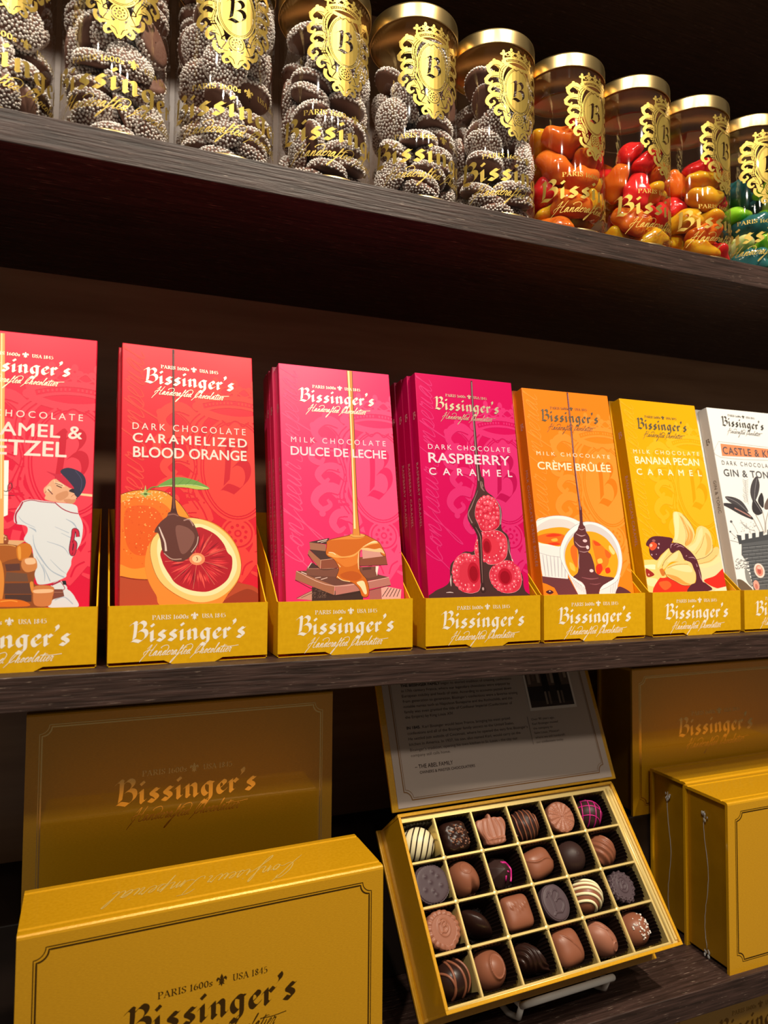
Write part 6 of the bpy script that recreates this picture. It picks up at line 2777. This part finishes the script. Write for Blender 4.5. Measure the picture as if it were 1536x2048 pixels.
def sup(a, b, n):
    """superellipse outline"""
    return lambda t: 1 / ((abs(math.cos(t)) / a) ** n + (abs(math.sin(t)) / b) ** n) ** (1 / n)


def ridge(x, w):
    return math.exp(-(x / w) ** 2)


def emboss_B(cx, cy, s, h, wd=.00045):
    """relief of a blackletter initial as a height function"""
    segs = []
    for pts, sm in BL['B'][1]:
        c = catmull(pts, False, 4) if sm and len(pts) > 2 else pts
        segs += [((a[0] - .65) * s + cx, (a[1] - .85) * s + cy, (e[0] - .65) * s + cx, (e[1] - .85) * s + cy) for a, e in zip(c, c[1:])]

    def f(x, y):
        best = 1
        for x0, y0, x1, y1 in segs:
            dx, dy = x1 - x0, y1 - y0
            t = max(0, min(1, ((x - x0) * dx + (y - y0) * dy) / (dx * dx + dy * dy + 1e-12)))
            best = min(best, math.hypot(x - x0 - t * dx, y - y0 - t * dy))
        return h * ridge(best, wd)
    return f


CELLS = {}


def chocolate(r, c, candy, mt, label, turn=0.0, dx=0.0, dy=0.0, lift=0.0, tip=(0, 0)):
    """place a piece in row r, column c of the insert; the mesh itself is the thing, extras are its parts"""
    x = (XL[c] + XL[c + 1]) / 2 + dx
    y = (YL[3 - r] + YL[4 - r]) / 2 + dy
    cup = link('paper_cup', CUP_ME)
    cup.matrix_world = OM @ Matrix.Translation(((XL[c] + XL[c + 1]) / 2, (YL[3 - r] + YL[4 - r]) / 2, 0))
    tag(cup, 'dark fluted paper cup under the ' + label, 'paper cup', 'paper cups in the open box')
    o = link('chocolate', candy.mesh('chocolate', mt))
    o.matrix_world = OM @ Matrix.Translation((x, y, -.0232 + lift)) @ Euler((tip[0], tip[1], turn)).to_matrix().to_4x4() @ Matrix.Diagonal((1.09, 1.04, 1.0, 1.0))
    tag(o, label + ', in the open box', 'chocolate', 'assorted chocolates in the open box')
    return o


rs = random.Random(11)
# row 1, the one nearest the lid
k = Candy(sup(.0124, .0124, 2), .0235, 2.0, foot=.007)
o = chocolate(0, 0, k, WHITEC, 'white chocolate ball with dark stripes', dx=-.0002)
tube_part('dark_stripes', DARK, k, arcs(.0124, 6, math.radians(63), .7, .99, .9, -.05), .00048, o, 'thin dark chocolate stripes')
k = Candy(sup(.0104, .0110, 4), .0210, 4.5, lambda x, y, q: .0004 * math.sin(x * 900) * math.sin(y * 1100) * (q < .9), foot=.004)
o = chocolate(0, 1, k, DARK, 'square dark chocolate sprinkled with nut crumbs', turn=.05)
specks('nut_crumbs', NUT, k, 48, .0085, .0010, 3, o, 'light brown crumbs', (.0012, -.0006))
def poly_R(P):
    """outline given by points around the centre"""
    def f(a):
        c, s = math.cos(a), math.sin(a)
        best = .004
        for (x0, y0), (x1, y1) in zip(P, P[1:] + P[:1]):
            dx, dy = x1 - x0, y1 - y0
            den = c * dy - s * dx
            if abs(den) < 1e-12:
                continue
            t = (x0 * dy - y0 * dx) / den
            u = (x0 * s - y0 * c) / den
            if t > 0 and -1e-6 <= u <= 1 + 1e-6:
                best = max(best, t)
        return best
    return f


CROWN = poly_R(catmull([(-.0078, -.0098), (0, -.0108), (.0078, -.0098), (.0084, -.0062), (.0112, -.0005), (.0122, .0042), (.0104, .0078), (.0070, .0080), (.0042, .0088), (.0016, .0086), (.0011, .0108), (0, .0116), (-.0011, .0108), (-.0016, .0086), (-.0042, .0088), (-.0070, .0080), (-.0104, .0078), (-.0122, .0042), (-.0112, -.0005), (-.0084, -.0062)], True, 3))
k = Candy(CROWN, .0090, 9, lambda x, y, q: (.0007 * ridge(abs(x) - .0030 - .0022 * math.cos(y * 190), .0006) + .0007 * ridge(abs(x) - .0066 - .0022 * math.cos(y * 190), .0006) + .0007 * ridge(y + .0068, .0007) + .0006 * ridge(x, .0009)) * (q < .93), nr=40, nph=110, foot=.003)
chocolate(0, 2, k, MILK2, 'crown-shaped moulded milk chocolate', lift=.0095)
k = Candy(sup(.0122, .0122, 2), .0225, 2.0, lambda x, y, q: .0004 * math.sin(x * 700 + y * 500) * (q < .95), foot=.006)
o = chocolate(0, 3, k, DARKM, 'dark chocolate ball with raised milk drizzle')
tube_part('milk_drizzle', MILK, k, arcs(.0122, 7, math.radians(95), .8, .99, .9), .00062, o, 'milk chocolate drizzle lines')
k = Candy(sup(.0114, .0120, 2), .0120, 8, lambda x, y, q: .0004 * math.cos(14 * math.atan2(y, x)) * q * (q < .95) + rs.uniform(-.00022, .00022) * (q < .92), nr=40, nph=120, foot=.004)
chocolate(0, 4, k, MILK2, 'round flat milk chocolate with a grainy radial top', lift=.0075)
k = Candy(sup(.0120, .0120, 2), .0225, 2.0, foot=.006)
o = chocolate(0, 5, k, DARKM, 'dark chocolate ball with a magenta line net', dx=-.001)
tube_part('magenta_lines', PINK, k, arcs(.0120, 4, math.radians(72), .5, .99, .8) + arcs(.0120, 3, math.radians(-28), .5, .99, .8), .00042, o, 'thin magenta icing lines')
# row 2
k = Candy(lambda a: .0130 * (1 + .012 * math.cos(3 * a) + .012 * math.cos(40 * a)), .0105, 9, lambda x, y, q: .0007 * sum(ridge(math.hypot(x - u, y - v), .0011) for u, v in ((-.004, .005), (.002, .007), (.006, -.002), (-.001, .001), (.001, -.007), (-.006, -.003), (.005, .004), (-.0005, -.0045))) * (q < .9) - .0006 * ridge(q - .93, .02), nr=44, nph=150, foot=.004)
chocolate(1, 0, k, GREYC, 'large greyish dark chocolate disc with small bumps', lift=.0075)
k = Candy(lambda a: .0118 * (1 + .10 * math.cos(2 * (a - 1.9)) - .30 * ridge(a + 1.25, .28)), .0215, 2.3, lambda x, y, q: .0003 * ridge(math.hypot(x + .001, y - .0052) - .0036, .0004) - .0020 * ridge(x - .0016, .0016) * ridge(y + .0062, .0034), nr=44, nph=120, foot=.004)
chocolate(1, 1, k, MILK, 'smooth milk chocolate nut cluster with a cleft')
fac = lambda a: .0112 * math.cos(PI / 7) / math.cos((a % (2 * PI / 7)) - PI / 7)
k = Candy(fac, .0185, 1.15, lambda x, y, q: -.0016 * max(0, .45 - q) * 2, nr=18, nph=84, foot=.006)
o = chocolate(1, 2, k, DARKM, 'faceted dark chocolate with magenta splashes')
tube_part('magenta_splash', PINK, k, [[(.001, .005), (.0042, .0045), (.0072, .0015), (.0070, -.004), (.0055, -.0075)], [(.002, -.0015), (.0035, -.0022)], [(.0005, -.004), (.0008, -.0075)], [(.0005, .0058), (.0022, .0048)]], .00085, o, 'magenta icing drips')
k = Candy(sup(.0128, .0108, 3.2), .0195, 3.0, lambda x, y, q: .0008 * ridge((y - .0008 + .55 * x) - .0022 * math.sin(x * 260), .0007) * (q < .97), nr=44, nph=120, foot=.003)
chocolate(1, 3, k, MILK, 'milk chocolate pillow with a diagonal fold', turn=.25)
k = Candy(sup(.0122, .0126, 2.1), .0215, 2.1, lambda x, y, q: .0002 * ridge(math.hypot(x, y) - .0012, .0004), nr=34, foot=.004)
chocolate(1, 4, k, DARKM, 'plain smooth dark chocolate dome')
k = Candy(sup(.0112, .0124, 2.1), .0205, 2.1, lambda x, y, q: .0006 * math.cos((x * .80 + y * .60) * 1750) * (q < .97), nr=60, nph=160, foot=.004)
chocolate(1, 5, k, MILK, 'oval milk chocolate with diagonal ridges', dx=-.001)
# row 3
scal = lambda a: .0118 * (1 + .045 * abs(math.sin(9 * a)) + .16 * ridge(((a + 1.45 + PI) % (2 * PI)) - PI, .30))
eB = emboss_B(0, .0012, .0042, .0007, .0005)
k = Candy(scal, .0105, 7, lambda x, y, q: (eB(x, y) if q < .6 else 0) + .0006 * ridge(math.hypot(x / .8, y - .001) - .0052, .0005) + .0006 * abs(math.sin(9 * math.atan2(y, x))) * (.72 < q < .95), nr=54, nph=160, foot=.003)
chocolate(2, 0, k, MILK2, 'scalloped milk chocolate medallion with an initial', lift=.0075)
k = Candy(poly_R(catmull([(-.0138, 0), (-.0112, .0034), (-.0062, .0062), (0, .0074), (.0062, .0062), (.0112, .0034), (.0138, 0), (.0112, -.0034), (.0062, -.0062), (0, -.0074), (-.0062, -.0062), (-.0112, -.0034)], True, 3)), .0195, 1.9, None, nr=40, nph=140, foot=.003)
chocolate(2, 1, k, DARK, 'pointed almond-shaped glossy dark chocolate', turn=-.72)
k = Candy(sup(.0112, .0116, 5), .0200, 4.0, lambda x, y, q: .0005 * max(0, math.sin(x * 1300) * math.sin(y * 900 + x * 700)) * ridge(y - .0022, .0026) * (abs(x) < .0075), nr=54, nph=140, foot=.003)
chocolate(2, 2, k, MILK, 'square milk chocolate pillow with a crackled squiggle', turn=.02)
eB2 = emboss_B(0, 0, .0092, .0007, .0005)
k = Candy(sup(.0108, .0126, 2), .0110, 9, lambda x, y, q: (eB2(x, y) if q < .92 else 0) - .0004 * ridge(q - .93, .02), nr=56, nph=150, foot=.003)
chocolate(2, 3, k, GREYC, 'oval dark chocolate embossed with a large initial', turn=.15, lift=.0075)
k = Candy(sup(.0128, .0122, 2.1), .0220, 2.1, foot=.004)
o = chocolate(2, 4, k, MILK, 'round milk chocolate striped with broad white bands', dx=.0004)
tube_part('white_bands', WHITEC, k, arcs(.0125, 6, math.radians(-32), .7, .985, .9, .08), .00105, o, 'broad white chocolate bands')
frill = lambda a: .0108 * (1 + .05 * math.sin(15 * a) + .03 * math.sin(29 * a + 1) + .17 * ridge(((a + 1.3 + PI) % (2 * PI)) - PI, .3))
eB3 = emboss_B(0, .001, .0040, .0006, .0005)
k = Candy(frill, .0105, 7, lambda x, y, q: (eB3(x, y) if q < .6 else 0) + .0007 * ridge(math.hypot(x / .78, y - .001) - .0052, .0005) + .0008 * max(0, math.sin(15 * math.atan2(y, x)) * math.sin(q * 40)) * (.7 < q < .96), nr=56, nph=180, foot=.003)
chocolate(2, 5, k, GREYC, 'frilled dark chocolate medallion with an initial', dx=-.001, lift=.0075)
# row 4, nearest the front edge
k = Candy(sup(.0124, .0122, 2.1), .0220, 2.1, foot=.004)
o = chocolate(3, 0, k, DARK, 'dark chocolate dome with milk chocolate zigzag', dx=-.0002)
tube_part('milk_zigzag', MILK, k, [[(-.0108, .0052), (-.006, .0015), (-.0032, -.0055), (-.0038, -.0112)], [(-.0035, -.0108), (-.0032, .002), (-.0040, .0112)], [(-.0030, .0114), (.0022, .004), (.0040, -.005), (.0032, -.0112)], [(.0035, .0112), (.0080, .0050), (.0092, -.0030), (.0075, -.0092)]], .00085, o, 'milk chocolate lines')
k = Candy(sup(.0118, .0122, 2.1), .0210, 2.1, lambda x, y, q: .0009 * ridge(math.hypot((x - .0012) / .72, y) - .0072, .0007) + .0004 * (math.hypot((x - .0012) / .72, y) < .0072), nr=50, nph=130, foot=.004)
chocolate(3, 1, k, MILK, 'glossy milk chocolate dome with an oval ring')
k = Candy(poly_R(catmull([(.0128, -.0116), (.0112, -.0020), (.0062, .0060), (-.0010, .0104), (-.0080, .0092), (-.0112, .0020), (-.0090, -.0055), (-.0020, -.0090), (.0060, -.0106)], True, 4)), .0205, 2.2, lambda x, y, q: .0007 * math.cos(((x * .66 + y * .75) + .0035 * math.sin((x * .75 - y * .66) * 210)) * 1900) * (q < .96), nr=64, nph=170, foot=.003)
chocolate(3, 2, k, DARK, 'glossy dark shell-shaped chocolate with curved grooves')
k = Candy(sup(.0114, .0124, 3.4), .0200, 3.0, lambda x, y, q: .0008 * ridge(x - .0005 - y * -.62 - .0016 * math.cos(y * 160), .0006) * (q < .96), nr=50, nph=130, foot=.003)
chocolate(3, 3, k, MILK, 'rounded milk chocolate block with one slanting line', turn=.12)
k = Candy(sup(.0136, .0104, 2.2), .0195, 2.2, lambda x, y, q: .0008 * ridge(y - .002 + .0028 * math.sin(x * 220), .0006) * (x < .004) + .0008 * ridge(y - .0035 - x * .2, .0006) * (x < .004) + .0008 * ridge(math.hypot(x - .0088, y + .0008) - .0026, .0005), nr=50, nph=140, foot=.003)
chocolate(3, 4, k, MILK2, 'egg-shaped milk chocolate with curved lines and a circle', turn=-.85)
k = Candy(sup(.0120, .0122, 2.1), .0215, 2.1, foot=.004)
o = chocolate(3, 5, k, MILK, 'round milk chocolate topped with salt crystals', dx=-.001)
specks('salt_crystals', SALT, k, 46, .0085, .0010, 9, o, 'white salt crystals', (.0015, 0))
